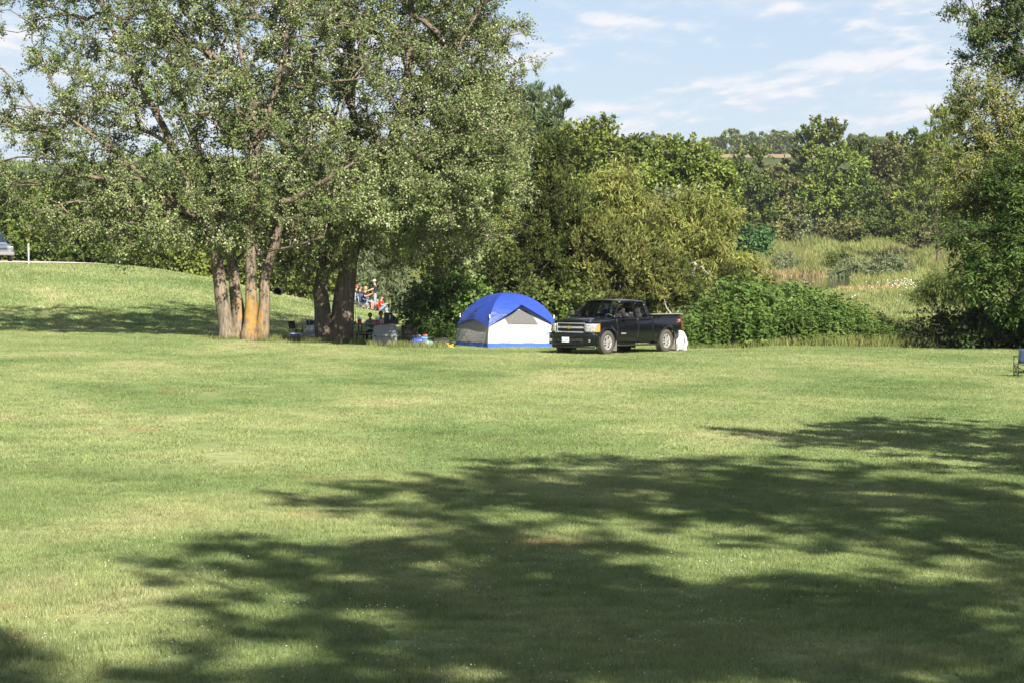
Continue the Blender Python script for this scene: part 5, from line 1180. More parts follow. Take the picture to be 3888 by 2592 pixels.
def jug(u, D, lab):
    root = empty('drink_jug', on_table(u, D)); tag(root, lab, 'jug', 'red drink jugs on the table')
    b = B(); b.lathe([(.055, 0), (.068, .01), (.072, .10), (.070, .15)], 18); b.build('body', mat('red_plastic', (.50, .02, .03), .4), root)
    b = B(); b.lathe([(.071, .151), (.073, .17), (.066, .205), (.045, .22), (.030, .235), (.03, .25), (.001, .255)], 18); lid = b.build('lid', mat('white_plastic', (.80, .80, .80), .4), root)
    b = B(); b.tube([(-.068, 0, .17), (-.06, 0, .27), (0, 0, .285), (.06, 0, .27), (.068, 0, .17)], .008, n=6); b.build('handle', bpy.data.materials['white_plastic'], lid)
    b = B(); b.box((0, -.078, .045), (.03, .03, .025), bev=.005); b.build('spout', bpy.data.materials['white_plastic'], root)
    for s_ in root.children: pass
    root.scale = (1.15, 1.15, 1.1)
jug(1365, 98.0, 'red jug with white lid at the left end of the picnic table'); jug(1433, 97.9, 'red jug with white lid between the two children')
def stove():
    root = empty('camp_stove', on_table(1478, 98.1)); tag(root, 'black open camp stove with slanted lid at the right end of the table', 'stove')
    m = mat('black_enamel', (.010, .010, .011), .35)
    b = B(); b.box((.08, 0, .07), (.56, .36, .14), bev=.02); b.build('body', m, root)
    side = [(-.20, .14), (.12, .14), (.36, .14), (.36, .17), (.13, .33), (.12, .40), (-.20, .40)]
    b = B(); b.prism(side, .02, Matrix(((1, 0, 0, 0), (0, 0, 1, .15), (0, 1, 0, 0), (0, 0, 0, 1)))); b.build('lid', m, root)
    b = B(); b.prism([(-.20, .14), (.12, .14), (.12, .40), (-.20, .40)], .30, Matrix(((1, 0, 0, 0), (0, 0, 1, -.14), (0, 1, 0, 0), (0, 0, 0, 1)))); b.build('windshield_box', m, root)
    b = B(); b.box((-.04, 0, .41), (.34, .32, .03), bev=.01); b.build('rim', m, root)
    b = B(); b.ball((.035, -.145, .26), (.028, .012, .10)); b.build('pale_oval', mat('pale_grey', (.62, .62, .62), .4), root)  # pale oval on the front of the stove
    b = B(); b.tube([(.34, 0, .12), (.40, 0, .13), (.43, -.02, .18)], .012, n=6); b.build('handle', m, root)
stove()
def lantern():
    root = empty('lantern', on_table(1346, 98.0)); tag(root, 'small yellow-topped lantern with a thin rod at the left table end', 'lantern')
    b = B(); b.box((0, 0, .03), (.12, .12, .06), bev=.012); b.build('base', mat('navy_plastic', (.03, .05, .12), .5), root)
    b = B(); b.box((.03, 0, .085), (.075, .07, .05), bev=.01); b.build('head', mat('yellow_plastic', (.45, .36, .05), .5), root)
    b = B(); b.tube([(.035, 0, .11), (.037, 0, .62)], .006, n=5); b.build('rod', M_STEEL, root)
lantern()
def kennel():
    root = empty('dog_kennel', at(1463, 95.9), R(-4)); tag(root, 'grey two-part plastic dog kennel standing in front of the picnic table', 'kennel')
    m = mat('grey_kennel_plastic', (.26, .28, .29), .6, vary=.2, scale=3, bump=.1, bscale=20)
    def frus(z0, z1, w0, d0, w1, d1):
        b = B(); rows = []
        for t in np.linspace(0, 1, 5):
            w, d, z = w0+(w1-w0)*t, d0+(d1-d0)*t, z0+(z1-z0)*t; c = .07; pts = []
            for cxx, cyy, a0 in ((w/2-c, d/2-c, 0), (-w/2+c, d/2-c, 90), (-w/2+c, -d/2+c, 180), (w/2-c, -d/2+c, 270)):
                for a in (0, 30, 60, 90): pts.append((cxx+c*math.cos(R(a0+a)), cyy+c*math.sin(R(a0+a)), z))
            rows.append(pts)
        b.grid(rows, wrap=True); return b
    b = frus(0.02, .36, .86, .62, .94, .68); vs = list(b.bm.verts); b.bm.faces.new(vs[:16]); b.build('bottom_half', m, root)
    b = frus(.385, .77, .95, .69, .74, .52); vs = list(b.bm.verts); b.bm.faces.new(vs[-16:]); top = b.build('top_half', m, root)
    b = frus(.355, .395, .985, .72, .985, .72); vs = list(b.bm.verts); b.bm.faces.new(vs[:16]); b.bm.faces.new(vs[-16:]); b.build('rim', m, root)
    for x in (-.34, -.06, .22, .38):
        b = B(); b.ball((x, -.365, .385), (.032, .02, .025) if x < .2 else (.014, .015, .016)); b.build('latch', M_STEEL, root)
    for x in np.linspace(-.28, .28, 5):
        b = B(); b.box((x, -.315, .58), (.035, .02, .30), rot=Matrix.Rotation(-.2, 3, 'X'), bev=.006); b.build('rib', m, root)
    b = B(); b.tube([(.20, -.335, .52), (.26, -.335, .50), (.32, -.335, .53)], .008, n=5); b.build('vent_slot', M_STEEL, root)
kennel()
def folding_chair(name, lab, loc, rz, cloth, frame, w=.52, seat=.42, back=.86, group=None, arms=True):
    root = empty(name, loc, rz); tag(root, lab, 'chair', group)          # faces -y
    b = B(); b.grid([[(x, y, seat-.03*math.cos(x/w*3.1)*.9-.01) for x in np.linspace(-w/2, w/2, 7)] for y in np.linspace(-.24, .22, 5)]); o = b.build('seat', cloth, root); solid(o, .012)
    b = B(); b.grid([[(x, .22+.10*(z-seat)/.45+.03*math.cos(x/w*3.1), z) for x in np.linspace(-w/2, w/2, 7)] for z in np.linspace(seat+.02, back, 6)]); o = b.build('backrest', cloth, root); solid(o, .012)
    for sx in (-1, 1):
        b = B(); b.tube([(sx*w/2, .24, .0), (sx*w/2, .23, seat), (sx*w/2, .33, back+.02)], .013, n=6); b.build('back_post', frame, root)
        b = B(); b.tube([(sx*w/2, -.25, 0), (sx*w/2, -.25, seat+.20)], .013, n=6); b.build('leg', frame, root)
        b = B(); b.tube([(sx*w/2, -.25, .02), (sx*w/2, .24, seat)], .011, n=6); b.tube([(sx*w/2, .24, .02), (sx*w/2, -.25, seat)], .011, n=6); b.build('cross_brace', frame, root)
        if arms:
            b = B(); b.box((sx*w/2, -.02, seat+.215), (.055, .52, .02), bev=.006); b.build('armrest', cloth, root)
    b = B(); b.tube([(-w/2, -.25, .03), (w/2, -.25, seat-.05)], .011, n=6); b.tube([(w/2, -.25, .03), (-w/2, -.25, seat-.05)], .011, n=6); b.build('cross_brace', frame, root)
    return root
M_GREENC = mat('dark_green_canvas', (.018, .035, .022), .85); M_BLUEC = mat('navy_canvas', (.035, .06, .13), .8, vary=.2); M_GREYF = mat('grey_tube', (.42, .42, .42), .4, metal=.4)
M_BLKC = mat('black_canvas', (.006, .007, .007), .85)
c = folding_chair('folding_chair', 'black folding chair with curved back right of the kennel', at(1555, 95.6), R(172), M_BLKC, M_STEEL, w=.50, back=.80)
def tub(name, lab, cat, u, D, w, d, h, body, lid, rz=0, lidh=.03, handle=True, open_=False, dz=0.0):
    g = at(u, D); root = empty(name, (g.x, g.y, g.z+dz), R(rz)); tag(root, lab, cat)
    b = B(); rows = []
    for t in np.linspace(0, 1, 4):
        W, Dp, z = w*(.9+.1*t), d*(.9+.1*t), h*t; c_ = .04; pts = []
        for cxx, cyy, a0 in ((W/2-c_, Dp/2-c_, 0), (-W/2+c_, Dp/2-c_, 90), (-W/2+c_, -Dp/2+c_, 180), (W/2-c_, -Dp/2+c_, 270)):
            for a in (0, 45, 90): pts.append((cxx+c_*math.cos(R(a0+a)), cyy+c_*math.sin(R(a0+a)), z))
        rows.append(pts)
    b.grid(rows, wrap=True); b.bm.faces.new(list(b.bm.verts)[:12]); o = b.build('body', body, root); solid(o, .008)
    if lid:
        b = B(); b.box((0, 0, h+lidh/2), (w*1.03, d*1.03, lidh), bev=.012); b.build('lid', lid, root)
    else:
        b = B(); b.tube([(w/2, d/2, h), (-w/2, d/2, h), (-w/2, -d/2, h), (w/2, -d/2, h)], .012, n=6, closed=True); b.build('rim', body, root)
    if handle:
        for sx in (-1, 1):
            b = B(); b.tube([(sx*w*.50, -d*.2, h*.85), (sx*(w*.5+.035), -d*.2, h*.8), (sx*(w*.5+.035), d*.2, h*.8), (sx*w*.50, d*.2, h*.85)], .01, n=6); b.build('handle', lid or body, root)
    return root
M_BLUEP = mat('blue_plastic', (.02, .05, .36), .4); M_WHITEP = mat('white_plastic_lid', (.55, .57, .62), .45); M_LBLUE = mat('light_blue_plastic', (.06, .17, .34), .45); M_TEAL = mat('teal_bag_plastic', (.22, .33, .33), .35, trans=.3)
tub('cooler', 'bright blue cooler with pale lid at the foot of the twin trunks', 'cooler', 1118, 97.3, .42, .30, .28, M_BLUEP, M_WHITEP)
tub('storage_tub', 'clear plastic tub left of the twin trunks', 'tub', 1172, 97.6, .60, .42, .33, M_CLR, None)
def crumpled(name, lab, cat, loc, r, m, seed, sub=3):
    rng = random.Random(seed); bm = bmesh.new(); bmesh.ops.create_icosphere(bm, subdivisions=sub, radius=1)
    ph = [rng.uniform(0, 6) for _ in range(6)]
    for v in bm.verts:
        n = v.co.copy(); k = 1+.16*math.sin(n.x*5+ph[0])*math.sin(n.y*6+ph[1])+.13*math.sin(n.z*8+ph[2]+n.x*4)+rng.uniform(-.05, .05)
        v.co = Vector((n.x*r[0]*k, n.y*r[1]*k, max(-r[2]*.8, n.z*r[2]*k)))
    for f in bm.faces: f.smooth = sub > 2
    me = bpy.data.meshes.new(name); bm.to_mesh(me); bm.free(); me.materials.append(m); o = mesh_obj(name, me); o.location = loc; tag(o, lab, cat); return o
g = at(1182, 97.5); crumpled('plastic_bag', 'white knotted plastic bag lying on the clear tub', 'bag', (g.x, g.y, g.z+.47), (.22, .17, .18), mat('white_bag_plastic', (.60, .60, .62), .3, trans=.3), 1)
def bag_chair():
    g = at(1124, 98.6); folding_chair('folding_chair', 'dark green folded chair standing behind the blue cooler', g, R(40), M_GREENC, M_STEEL, w=.28, back=.74, arms=False)
    g = at(1186, 99.0); folding_chair('folding_chair', 'blue camp chair behind the white plastic bag', g, R(15), M_BLUEC, M_GREYF, w=.36, back=.80, arms=False)
    g = at(1167, 98.2); root = empty('luggage_cart', g); tag(root, 'thin grey luggage cart handle rising behind the clear tub', 'cart')
    b = B(); b.tube([(-.085, 0, .1), (-.085, .0, .92), (-.06, 0, .97), (.06, 0, .97), (.085, 0, .92), (.085, 0, .1)], .011, n=6); b.build('handle', M_GREYF, root)
    b = B(); b.box((0, -.1, .08), (.3, .3, .03), bev=.005); b.build('platform', M_STEEL, root)
    for sx in (-1, 1): b = B(); b.lathe([(.001, -.015), (.06, -.015), (.06, .015), (.001, .015)], 14, Matrix.Translation((sx*.15, .02, .06)) @ Matrix.Rotation(math.pi/2, 4, 'Y')); b.build('wheel', M_TYRE, root)
bag_chair()
tub('storage_tub', 'light blue tub piled with small things right of the black chair', 'tub', 1592, 96.4, .66, .42, .30, M_LBLUE, None, dz=.05)
for i, (du, dz, r, cc, lab) in enumerate([(-26, .36, (.10, .08, .05), (.45, .05, .06), 'crumpled red and white packet at the left of the light blue tub'), (-4, .37, (.09, .08, .05), (.55, .50, .48), 'pale packet in the middle of the light blue tub'), (22, .38, (.10, .08, .06), (.48, .10, .08), 'red packet at the right of the light blue tub')]):
    g = at(1592+du, 96.3); crumpled('packet', lab, 'packet', (g.x, g.y, g.z+dz), r, mat('packet_%d' % i, cc, .5), 20+i, 2)
tub('cooler', 'deep blue cooler in front of the light blue tub', 'cooler', 1588, 95.4, .36, .28, .28, M_BLUEP, mat('navy_lid', (.02, .04, .2), .5))
g = at(1622, 95.2); crumpled('plastic_bag', 'pale teal see-through bag on the grass right of the deep blue cooler', 'bag', (g.x, g.y, g.z+.12), (.24, .2, .14), M_TEAL, 4)
g = at(1675, 95.6); crumpled('dark_clothes', 'heap of dark clothes on the grass left of the tent', 'clothes', (g.x, g.y, g.z+.14), (.42, .3, .17), mat('dark_cloth', (.02, .018, .018), .9), 5)
g = at(1640, 96.0); crumpled('dark_clothes', 'small dark bundle left of the clothes heap', 'clothes', (g.x, g.y, g.z+.12), (.28, .25, .13), bpy.data.materials['dark_cloth'], 6)
def straps():
    g = at(1709, 94.6); root = empty('strap_bundle', g); tag(root, 'yellow and black bundle of straps on the grass at the tent corner', 'straps'); m = mat('yellow_webbing', (.62, .42, .03), .5)
    for k, (z, r_, tilt) in enumerate(((.05, .17, .1), (.10, .15, .3), (.16, .12, .6), (.07, .13, -.25))):
        b = B(); mt = Matrix.Rotation(tilt, 4, 'Y') @ Matrix.Rotation(tilt*.6, 4, 'X')
        b.tube([mt @ Vector((r_*math.cos(a), r_*.8*math.sin(a), z)) for a in np.linspace(0, 6.283, 17)[:-1]], .032 if k != 2 else .02, n=6, closed=True); b.build('strap_loop', m if k != 2 else M_STEEL, root)
straps()
g = at(1405, 96.2)
b = B(); b.ball((0, 0, 0), .085, 20, 12); o = b.build('ball', mat('worn_orange_ball', (.30, .14, .09), .7, vary=.25, scale=9)); o.location = (g.x, g.y, g.z+.085); tag(o, 'small worn orange ball on the grass under the bench', 'ball')
# blue chairs at the right edge
folding_chair('camp_chair', 'blue camp chair with a white tag, nearest the right frame edge', at(3897, 74.5), R(184), mat('slate_blue_canvas', (.018, .038, .085), .8, vary=.15), M_STEEL, w=.60, seat=.40, back=.86, group='blue camp chairs at the right edge')
folding_chair('camp_chair', 'second blue camp chair, just behind the one at the right frame edge', at(3940, 76.5), R(190), mat('violet_blue_canvas', (.025, .03, .09), .8, vary=.15), M_GREYF, w=.60, seat=.42, back=.92, group='blue camp chairs at the right edge')
def sheet():
    p = G(2588, 91.3); root_m = mat('white_sheet_cloth', (.50, .50, .49), .8, trans=.15, bump=.2, bscale=9)
    b = B(); rows = []
    for t in np.linspace(0, 1, 12):                          # top to bottom
        row = []
        for v in np.linspace(0, 1, 17):
            x = -.12+.33*v-.12*(1-v)*(t-.2); fold = .09*math.sin(v*11+t*3)*(.3+t)+.03*math.sin(v*29); drop = .28*v**2.5
            row.append((x+.02*math.sin(t*9+v*4), fold+.10*math.sin(v*3)+.10*(1-t), (.72-drop)*(1-t)+.02))
        rows.append(row)
    b.grid(rows); o = b.build('cloth_sheet', root_m); solid(o, .01); o.location = p; tag(o, 'white cloth sheet hanging in folds behind the truck tailgate', 'sheet')
sheet()
# ------------------------------------------------------------------ people
SKIN = mat('skin', (.46, .25, .17), .55); SKIN2 = mat('sun_tanned_skin', (.40, .24, .17), .55)
def skin_mesh(name, verts, edges, radii, m, parent, sub=2, root=0):
    me = bpy.data.meshes.new(name); me.from_pydata([tuple(v) for v in verts], edges, []); o = bpy.data.objects.new(name+'_skel', me); col.objects.link(o)
    sk = o.modifiers.new('Skin', 'SKIN'); sk.use_smooth_shade = True; sk.branch_smoothing = .6
    for i, r in enumerate(radii): me.skin_vertices[0].data[i].radius = r if hasattr(r, '__len__') else (r, r)
    me.skin_vertices[0].data[root].use_root = True
    sd = o.modifiers.new('Sub', 'SUBSURF'); sd.levels = sub; sd.render_levels = sub
    bpy.context.view_layer.update(); out = bpy.data.meshes.new_from_object(o.evaluated_get(bpy.context.evaluated_depsgraph_get()))
    bpy.data.objects.remove(o); out.materials.clear(); out.materials.append(m); out.name = name
    return mesh_obj(name, out, parent)
def person(label, loc, rz, J, sh, tr, hair, skin=SKIN, cap=None, short_sleeve=True, shorts=False, shoe=None, long_hair=False, scale=1.0, group=None, face=(0, -1)):
    """J: joints in local metres, facing -y"""
    root = empty('person', loc, rz); root.scale = (scale,)*3; tag(root, label, 'person', group)
    V, E, Rr = [], [], []
    def add(p, r, par=None):
        V.append(Vector(p)); Rr.append(r); i = len(V)-1
        if par is not None: E.append((par, i))
        return i
    pel = add(J['pelvis'], (.13, .10)); w = add(J['waist'], (.125, .09), pel); ch = add(J['chest'], (.15, .105), w); nk = add(J['neck'], .052, ch)
    hd = Vector(J['head']); n2 = add(Vector(J['neck']).lerp(hd, .45)+Vector((0, 0, .0)), .055, nk); h1 = add(hd+Vector((0, -.01, -.03)), (.078, .088), n2); add(hd+Vector((0, .0, .065)), (.072, .085), h1)
    hands = []
    for s_ in ('l', 'r'):
        a = add(J['sh_'+s_], .058, ch); el = add(J['el_'+s_], .040, a); wr = add(J['wr_'+s_], .027, el)
        d = (Vector(J['wr_'+s_])-Vector(J['el_'+s_])).normalized(); pm = Vector(J['wr_'+s_])+d*.06; pi = add(pm, (.032, .018), wr); sd = d.cross(Vector((0, 0, 1)))
        sd = sd.normalized() if sd.length > .1 else Vector((1, 0, 0))
        for k, (o_, l_) in enumerate(((-.026, .06), (-.009, .075), (.009, .07), (.026, .055))):
            f1 = add(pm+d*.035+sd*o_, .0085, pi); f2 = add(pm+d*(.035+l_*.55)+sd*o_+Vector((0, 0, -.008)), .0078, f1); add(pm+d*(.035+l_*.9)+sd*o_+Vector((0, 0, -.03)), .0065, f2)
        t1 = add(Vector(J['wr_'+s_])+d*.03+sd*.038*(1 if s_ == 'l' else -1), .010, pi); add(Vector(J['wr_'+s_])+d*.07+sd*.055*(1 if s_ == 'l' else -1), .008, t1)
        hp = add(J['hip_'+s_], .085, pel); kn = add(J['kn_'+s_], .056, hp); an = add(J['an_'+s_], .038, kn); fd = Vector(J.get('foot', (0, -1, 0))); add(Vector(J['an_'+s_])+fd*.13+Vector((0, 0, -.05)), (.036, .028), an)
    skin_mesh('body', V, E, Rr, skin, root)
    # shirt
    V2, E2, R2 = [], [], []
    def a2(p, r, par=None):
        V2.append(Vector(p)); R2.append(r); i = len(V2)-1
        if par is not None: E2.append((par, i))
        return i
    p0 = a2(Vector(J['pelvis'])+(Vector(J['pelvis'])-Vector(J['waist']))*.45, (.152, .122)); p1 = a2(J['waist'], (.148, .115), p0); p2 = a2(J['chest'], (.168, .125), p1); a2(Vector(J['chest']).lerp(Vector(J['neck']), .62), (.085, .078), p2)
    for s_ in ('l', 'r'):
        a = a2(J['sh_'+s_], .075, p2); e = Vector(J['el_'+s_]); sv = Vector(J['sh_'+s_])
        if short_sleeve: a2(sv.lerp(e, .75), .064, a)
        else: q = a2(e, .056, a); a2(e.lerp(Vector(J['wr_'+s_]), .88), .044, q)
    skin_mesh('shirt', V2, E2, R2, sh, root)
    V2, E2, R2 = [], [], []
    p0 = a2(Vector(J['pelvis'])+(Vector(J['waist'])-Vector(J['pelvis']))*.35, (.142, .112)); p1 = a2(Vector(J['pelvis'])+Vector((0, 0, -.03)), (.145, .115), p0)
    for s_ in ('l', 'r'):
        a = a2(J['hip_'+s_], .10, p1); k = Vector(J['kn_'+s_]); h = Vector(J['hip_'+s_])
        if shorts: a2(h.lerp(k, .82), .085, a)
        else: q = a2(k, .072, a); a2(k.lerp(Vector(J['an_'+s_]), .93), .056, q)
    skin_mesh('trousers', V2, E2, R2, tr, root)
    for s_ in ('l', 'r'):
        fd = Vector(J.get('foot', (0, -1, 0))); an = Vector(J['an_'+s_]); V2, E2, R2 = [], [], []
        p0 = a2(an+Vector((0, 0, -.03))-fd*.05, .05); p1 = a2(an+fd*.06+Vector((0, 0, -.055)), (.05, .042), p0); a2(an+fd*.16+Vector((0, 0, -.065)), (.042, .032), p1); skin_mesh('shoe', V2, E2, R2, shoe or SHOE, root)
    fx, fy = face
    # hair: cap of hair over the crown and nape
    b = B(); rows = []
    for th in np.linspace(.02, 1, 9):
        row = []
        for ph in np.linspace(0, 2*math.pi, 21)[:-1]:
            d = Vector((math.sin(ph), -math.cos(ph), 0)); frontness = d.x*fx+d.y*fy
            lim = 1.15 if frontness > .55 else (2.5 if long_hair else 1.95)
            lim = np.interp(frontness, [-1, .2, .55, 1], [2.6 if long_hair else 2.0, 2.45 if long_hair else 1.8, 1.35, 1.2]); t = th*lim
            row.append(hd+Vector((d.x*.094*math.sin(t), d.y*.105*math.sin(t), .02+.115*math.cos(t))))
        rows.append(row)
    b.grid(rows, wrap=True); b.build('hair', hair, root)
    f = Vector((fx, fy, 0)); r_ = Vector((-fy, fx, 0))
    for s2 in (-1, 1):
        b = B(); b.ball(hd+f*.081+r_*s2*.033+Vector((0, 0, .012)), .011, 8, 6); b.build('eye', EYEM, root)
        b = B(); b.ball(hd+r_*s2*.082+Vector((0, 0, -.005)), (.014, .02, .03), 8, 6); b.build('ear', skin, root)
    b = B(); b.ball(hd+f*.095+Vector((0, 0, -.015)), (.014, .016, .022), 8, 6); b.build('nose', skin, root)
    b = B(); b.ball(hd+f*.086+Vector((0, 0, -.055)), (.024, .008, .007), 8, 6); b.build('mouth', LIPM, root)
    if cap:
        b = B(); b.lathe([(.100, .0), (.103, .03), (.095, .075), (.06, .11), (.001, .122)], 18, Matrix.Translation(hd+Vector((0, 0, .03)))); c_ = b.build('cap', cap, root)
        q = hd+f*.125+Vector((0, 0, .04)); b = B(); b.ball(q, (.07, .075, .009), 12, 6); b.build('visor', cap, c_)
    return root
SHOE = mat('dark_shoe', (.04, .038, .035), .7); EYEM = mat('eye_dark', (.02, .015, .012), .3); LIPM = mat('lip', (.36, .14, .11), .5)
H_BROWN = mat('brown_hair', (.045, .022, .012), .6, bump=.4, bscale=80); H_DBROWN = mat('dark_brown_hair', (.022, .012, .008), .6, bump=.4, bscale=80); H_BLOND = mat('blond_hair', (.38, .24, .10), .6, bump=.4, bscale=80); H_RED = mat('auburn_hair', (.16, .05, .025), .6, bump=.4, bscale=80)
C_NAVY = mat('navy_cotton', (.012, .016, .04), .9); C_BLACK = mat('black_cotton', (.012, .012, .013), .9); C_JEAN = mat('blue_denim', (.16, .26, .40), .9, vary=.2); C_DENIM = mat('dark_denim', (.05, .10, .22), .9, vary=.2); C_RED = mat('red_cotton', (.62, .02, .02), .9)
C_ORANGE = mat('orange_cotton', (.50, .14, .03), .9)
def camo_mat():
    m, nt, b = new_mat('grey_camouflage'); N = nt.nodes.new; L = nt.links.new; tc = N('ShaderNodeTexCoord'); n = N('ShaderNodeTexNoise'); n.inputs['Scale'].default_value = 9; n.inputs['Detail'].default_value = 1; L(tc.outputs['Object'], n.inputs['Vector'])
    r = N('ShaderNodeValToRGB'); r.color_ramp.interpolation = 'CONSTANT'; e = r.color_ramp.elements; e[0].color = (.18, .18, .19, 1); e[1].position = .46; e[1].color = (.42, .42, .43, 1); k = e.new(.58); k.color = (.68, .68, .68, 1); L(n.outputs['Fac'], r.inputs[0]); L(r.outputs[0], b.inputs['Base Color']); b.inputs['Roughness'].default_value = .9; return m
C_CAMO = camo_mat(); C_WHITE = mat('white_cotton', (.78, .76, .78), .9)
def sit(seat=.46, lean=.0, reach=.34, kd=.44, up=.0, spread=.09):
    s = seat
    return dict(pelvis=(0, .02, s+.08), waist=(0, .03+lean*.15, s+.25), chest=(0, .03-lean*.10, s+.45), neck=(0, .01-lean*.22, s+.60), head=(0, -.015-lean*.26, s+.745),
                sh_l=(.16, .03-lean*.16, s+.535), sh_r=(-.16, .03-lean*.16, s+.535), el_l=(.22, -.08-lean*.1, s+.31), el_r=(-.22, -.08-lean*.1, s+.31), wr_l=(.10, -reach, s+.30+up), wr_r=(-.10, -reach, s+.30+up),
                hip_l=(.085, -.02, s+.07), hip_r=(-.085, -.02, s+.07), kn_l=(spread+.02, -kd, s+.03), kn_r=(-spread-.02, -kd, s+.03), an_l=(spread+.02, -kd+.02, .08), an_r=(-spread-.02, -kd+.02, .08))
# children at the picnic table, facing the camera on the far bench
bz = lambda u, D: (G(u, D).x, G(u, D).y, TBL.location.z)
j = sit(.46, .5, .40, .36); person('child with a brown bob and grey camouflage hoodie sitting at the picnic table', bz(1407, 98.85), R(-4), j, C_CAMO, C_BLACK, H_BROWN, short_sleeve=False, long_hair=True, scale=.90)
j = sit(.46, .35, .36, .36); person('child with long dark brown hair and white shirt at the table beside the stove', bz(1446, 98.85), R(4), j, C_WHITE, C_BLACK, H_DBROWN, long_hair=True, scale=.95)
b = B(); b.box((0, 0, .015), (.16, .10, .03), bev=.006); o = b.build('snack_box', mat('striped_box', (.55, .30, .30), .6)); q = on_table(1415, 97.95); o.location = q; tag(o, 'small pink and white box on the table before the camouflage-clad child', 'box')
# group on the bank
D0 = 139.5
def gp(u, D=D0, dz=0.0): g = G(u, D); return (g.x, g.y, g.z+dz)
stand = dict(pelvis=(0, 0, .95), waist=(0, .01, 1.10), chest=(0, .01, 1.32), neck=(0, -.01, 1.50), head=(0, -.03, 1.635), sh_l=(.185, .01, 1.42), sh_r=(-.185, .01, 1.42), el_l=(.22, -.16, 1.22), el_r=(-.22, -.16, 1.22), wr_l=(.14, -.38, 1.15), wr_r=(-.12, -.38, 1.15),
             hip_l=(.09, 0, .90), hip_r=(-.09, 0, .90), kn_l=(.10, -.01, .48), kn_r=(-.10, .02, .48), an_l=(.11, .02, .09), an_r=(-.11, .02, .09))
person('man in navy T-shirt, jeans and pale cap standing on the bank', gp(1424, 140.6), R(-80), stand, C_NAVY, C_JEAN, H_BROWN, skin=SKIN2, cap=mat('pale_cap', (.42, .40, .36), .8))
def seated(u, D, rz, lab, sh, tr, hair, chair_c, chair_lab, **kw):
    x, y, z = gp(u, D); ch = folding_chair('camp_chair', chair_lab, (x, y, z), rz, chair_c, M_GREYF, w=.58, seat=.40, back=.88, group='camp chairs on the bank')
    person(lab, (x, y, z), rz, sit(.42, .15, .42, .46, up=kw.pop('up', .05)), sh, tr, hair, skin=SKIN2, **kw)
seated(1386, 139.6, R(70), 'blond person in black T-shirt and denim shorts sitting in a camp chair on the bank', C_BLACK, C_DENIM, H_BLOND, M_BLUEC, 'navy camp chair under the blond person on the bank', shorts=True, long_hair=True, up=.16)
seated(1366, 140.8, R(75), 'brown-haired person sitting behind the blond one on the bank', C_NAVY, C_DENIM, H_BROWN, mat('grey_canvas', (.30, .33, .32), .8), 'grey camp chair of the brown-haired person on the bank', shorts=True, long_hair=True)
seated(1352, 141.5, R(80), 'auburn-haired person in dark clothes, furthest left of the group on the bank', C_NAVY, C_JEAN, H_RED, M_BLUEC, 'navy camp chair furthest left on the bank', long_hair=True)
gs = sit(.10, .3, .38, .40, up=.10); gs['an_l'] = (.12, -.34, .06); gs['an_r'] = (-.12, -.34, .06); gs['kn_l'] = (.14, -.30, .40); gs['kn_r'] = (-.14, -.30, .40)
person('child in red shirt and black cap sitting on the grass of the bank', gp(1445, 138.6), R(80), gs, C_RED, C_JEAN, H_BLOND, skin=SKIN2, cap=mat('black_cap', (.02, .02, .02), .8), scale=1.0)
gs2 = dict(gs); person('small blond child in orange shirt sitting at the standing man\'s feet', gp(1430, 139.4), R(60), gs2, C_ORANGE, C_JEAN, H_BLOND, skin=SKIN2, scale=.72)

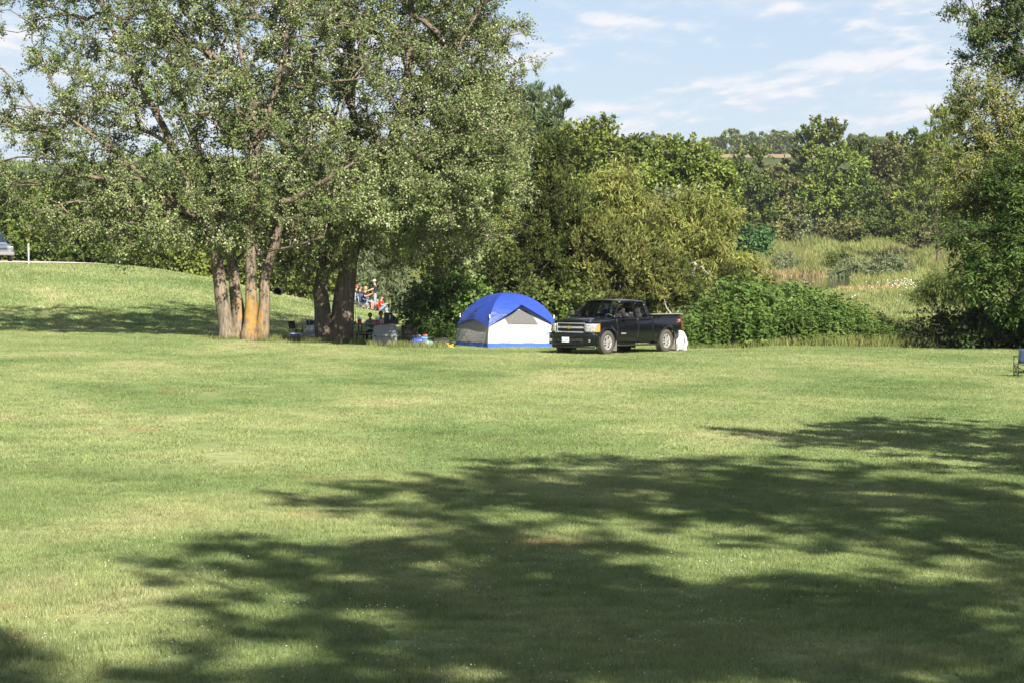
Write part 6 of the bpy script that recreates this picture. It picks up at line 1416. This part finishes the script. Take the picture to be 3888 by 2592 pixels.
# ------------------------------------------------------------------ road posts, culvert, farmhouse
M_POST = mat('white_post_paint', (.75, .75, .73), .6); M_ORF = mat('orange_reflector', (.75, .28, .05), .4)
for u, D, top, lab in ((111, 139, 925, 'thin white marker post at the roadside right of the parked car'), (455, 138.5, 905, 'white marker post with orange reflector at the brow of the bank')):
    g = G(u, D); h = P(u, top, D).z-g.z; root = empty('marker_post', g); tag(root, lab, 'post', 'white marker posts by the road')
    b = B(); b.tube([(0, 0, -.1), (0, 0, h)], .05 if u > 300 else .035, n=10); b.build('post', M_POST, root)
    b = B(); b.box((-.03 if u > 300 else 0, -.06, h-.12 if u < 300 else h*.62), (.09, .02, .09), bev=.004); b.build('reflector', M_ORF, root)
g = G(1055, 137); root = empty('culvert_pipe', (g.x, g.y, g.z+.22)); tag(root, 'dark round culvert pipe mouth in the far bank between the maples', 'pipe')
b = B(); b.lathe([(.25, -.6), (.25, .25), (.21, .25), (.21, -.6)], 20, Matrix.Rotation(math.pi/2, 4, 'X')); b.build('pipe', M_STEEL, root)
b = B(); b.lathe([(.21, -.2), (.001, -.2)], 20, Matrix.Rotation(math.pi/2, 4, 'X')); b.build('inner_wall', M_DARK, root)
def farmhouse():
    p = P(2628, 552, 1120); z0 = zg(p.x, 1120); root = empty('farmhouse', (p.x, 1120, z0)); tag(root, 'far white farmhouse with a dark red roof peeping over the trees', 'house')
    h = p.z-z0; b = B(); b.box((0, 0, h*.4), (8, 7, h*.8)); b.build('wall', mat('white_siding', (.75, .75, .75), .7), root)
    b = B(); b.prism([(-4.6, 0), (4.6, 0), (2.0, 1.5), (-2.0, 1.5)], 7.6, Matrix(((1, 0, 0, 0), (0, 0, 1, -3.8), (0, 1, 0, h*.8), (0, 0, 0, 1)))); rf = b.build('roof', mat('red_roof', (.30, .05, .06), .7), root)
    b = B(); b.box((0, 0, h*.8+1.9), (1.6, 1.6, 1.0)); b.build('chimney', bpy.data.materials['red_roof'], rf)
    for x in (-2.2, 0, 2.2):
        b = B(); b.box((x, -3.52, h*.6), (.9, .06, 1.4)); b.build('window', M_DARK, root)
farmhouse()
# ------------------------------------------------------------------ air
def haze():
    b = B(); b.box((0, 1150, 28), (5400, 3100, 66)); o = b.build('haze', bpy.data.materials.new('haze_air'))
    m = o.data.materials[0]; m.use_nodes = True; nt = m.node_tree; nt.nodes.clear()
    out = nt.nodes.new('ShaderNodeOutputMaterial'); v = nt.nodes.new('ShaderNodeVolumePrincipled')
    v.inputs['Color'].default_value = (.80, .88, 1.0, 1); v.inputs['Density'].default_value = HAZE; v.inputs['Anisotropy'].default_value = 0.2
    nt.links.new(v.outputs[0], out.inputs['Volume']); tag(o, kind='stuff', label='thin bluish summer haze over the far ridge', cat='haze')
HAZE = 0.0001
haze()
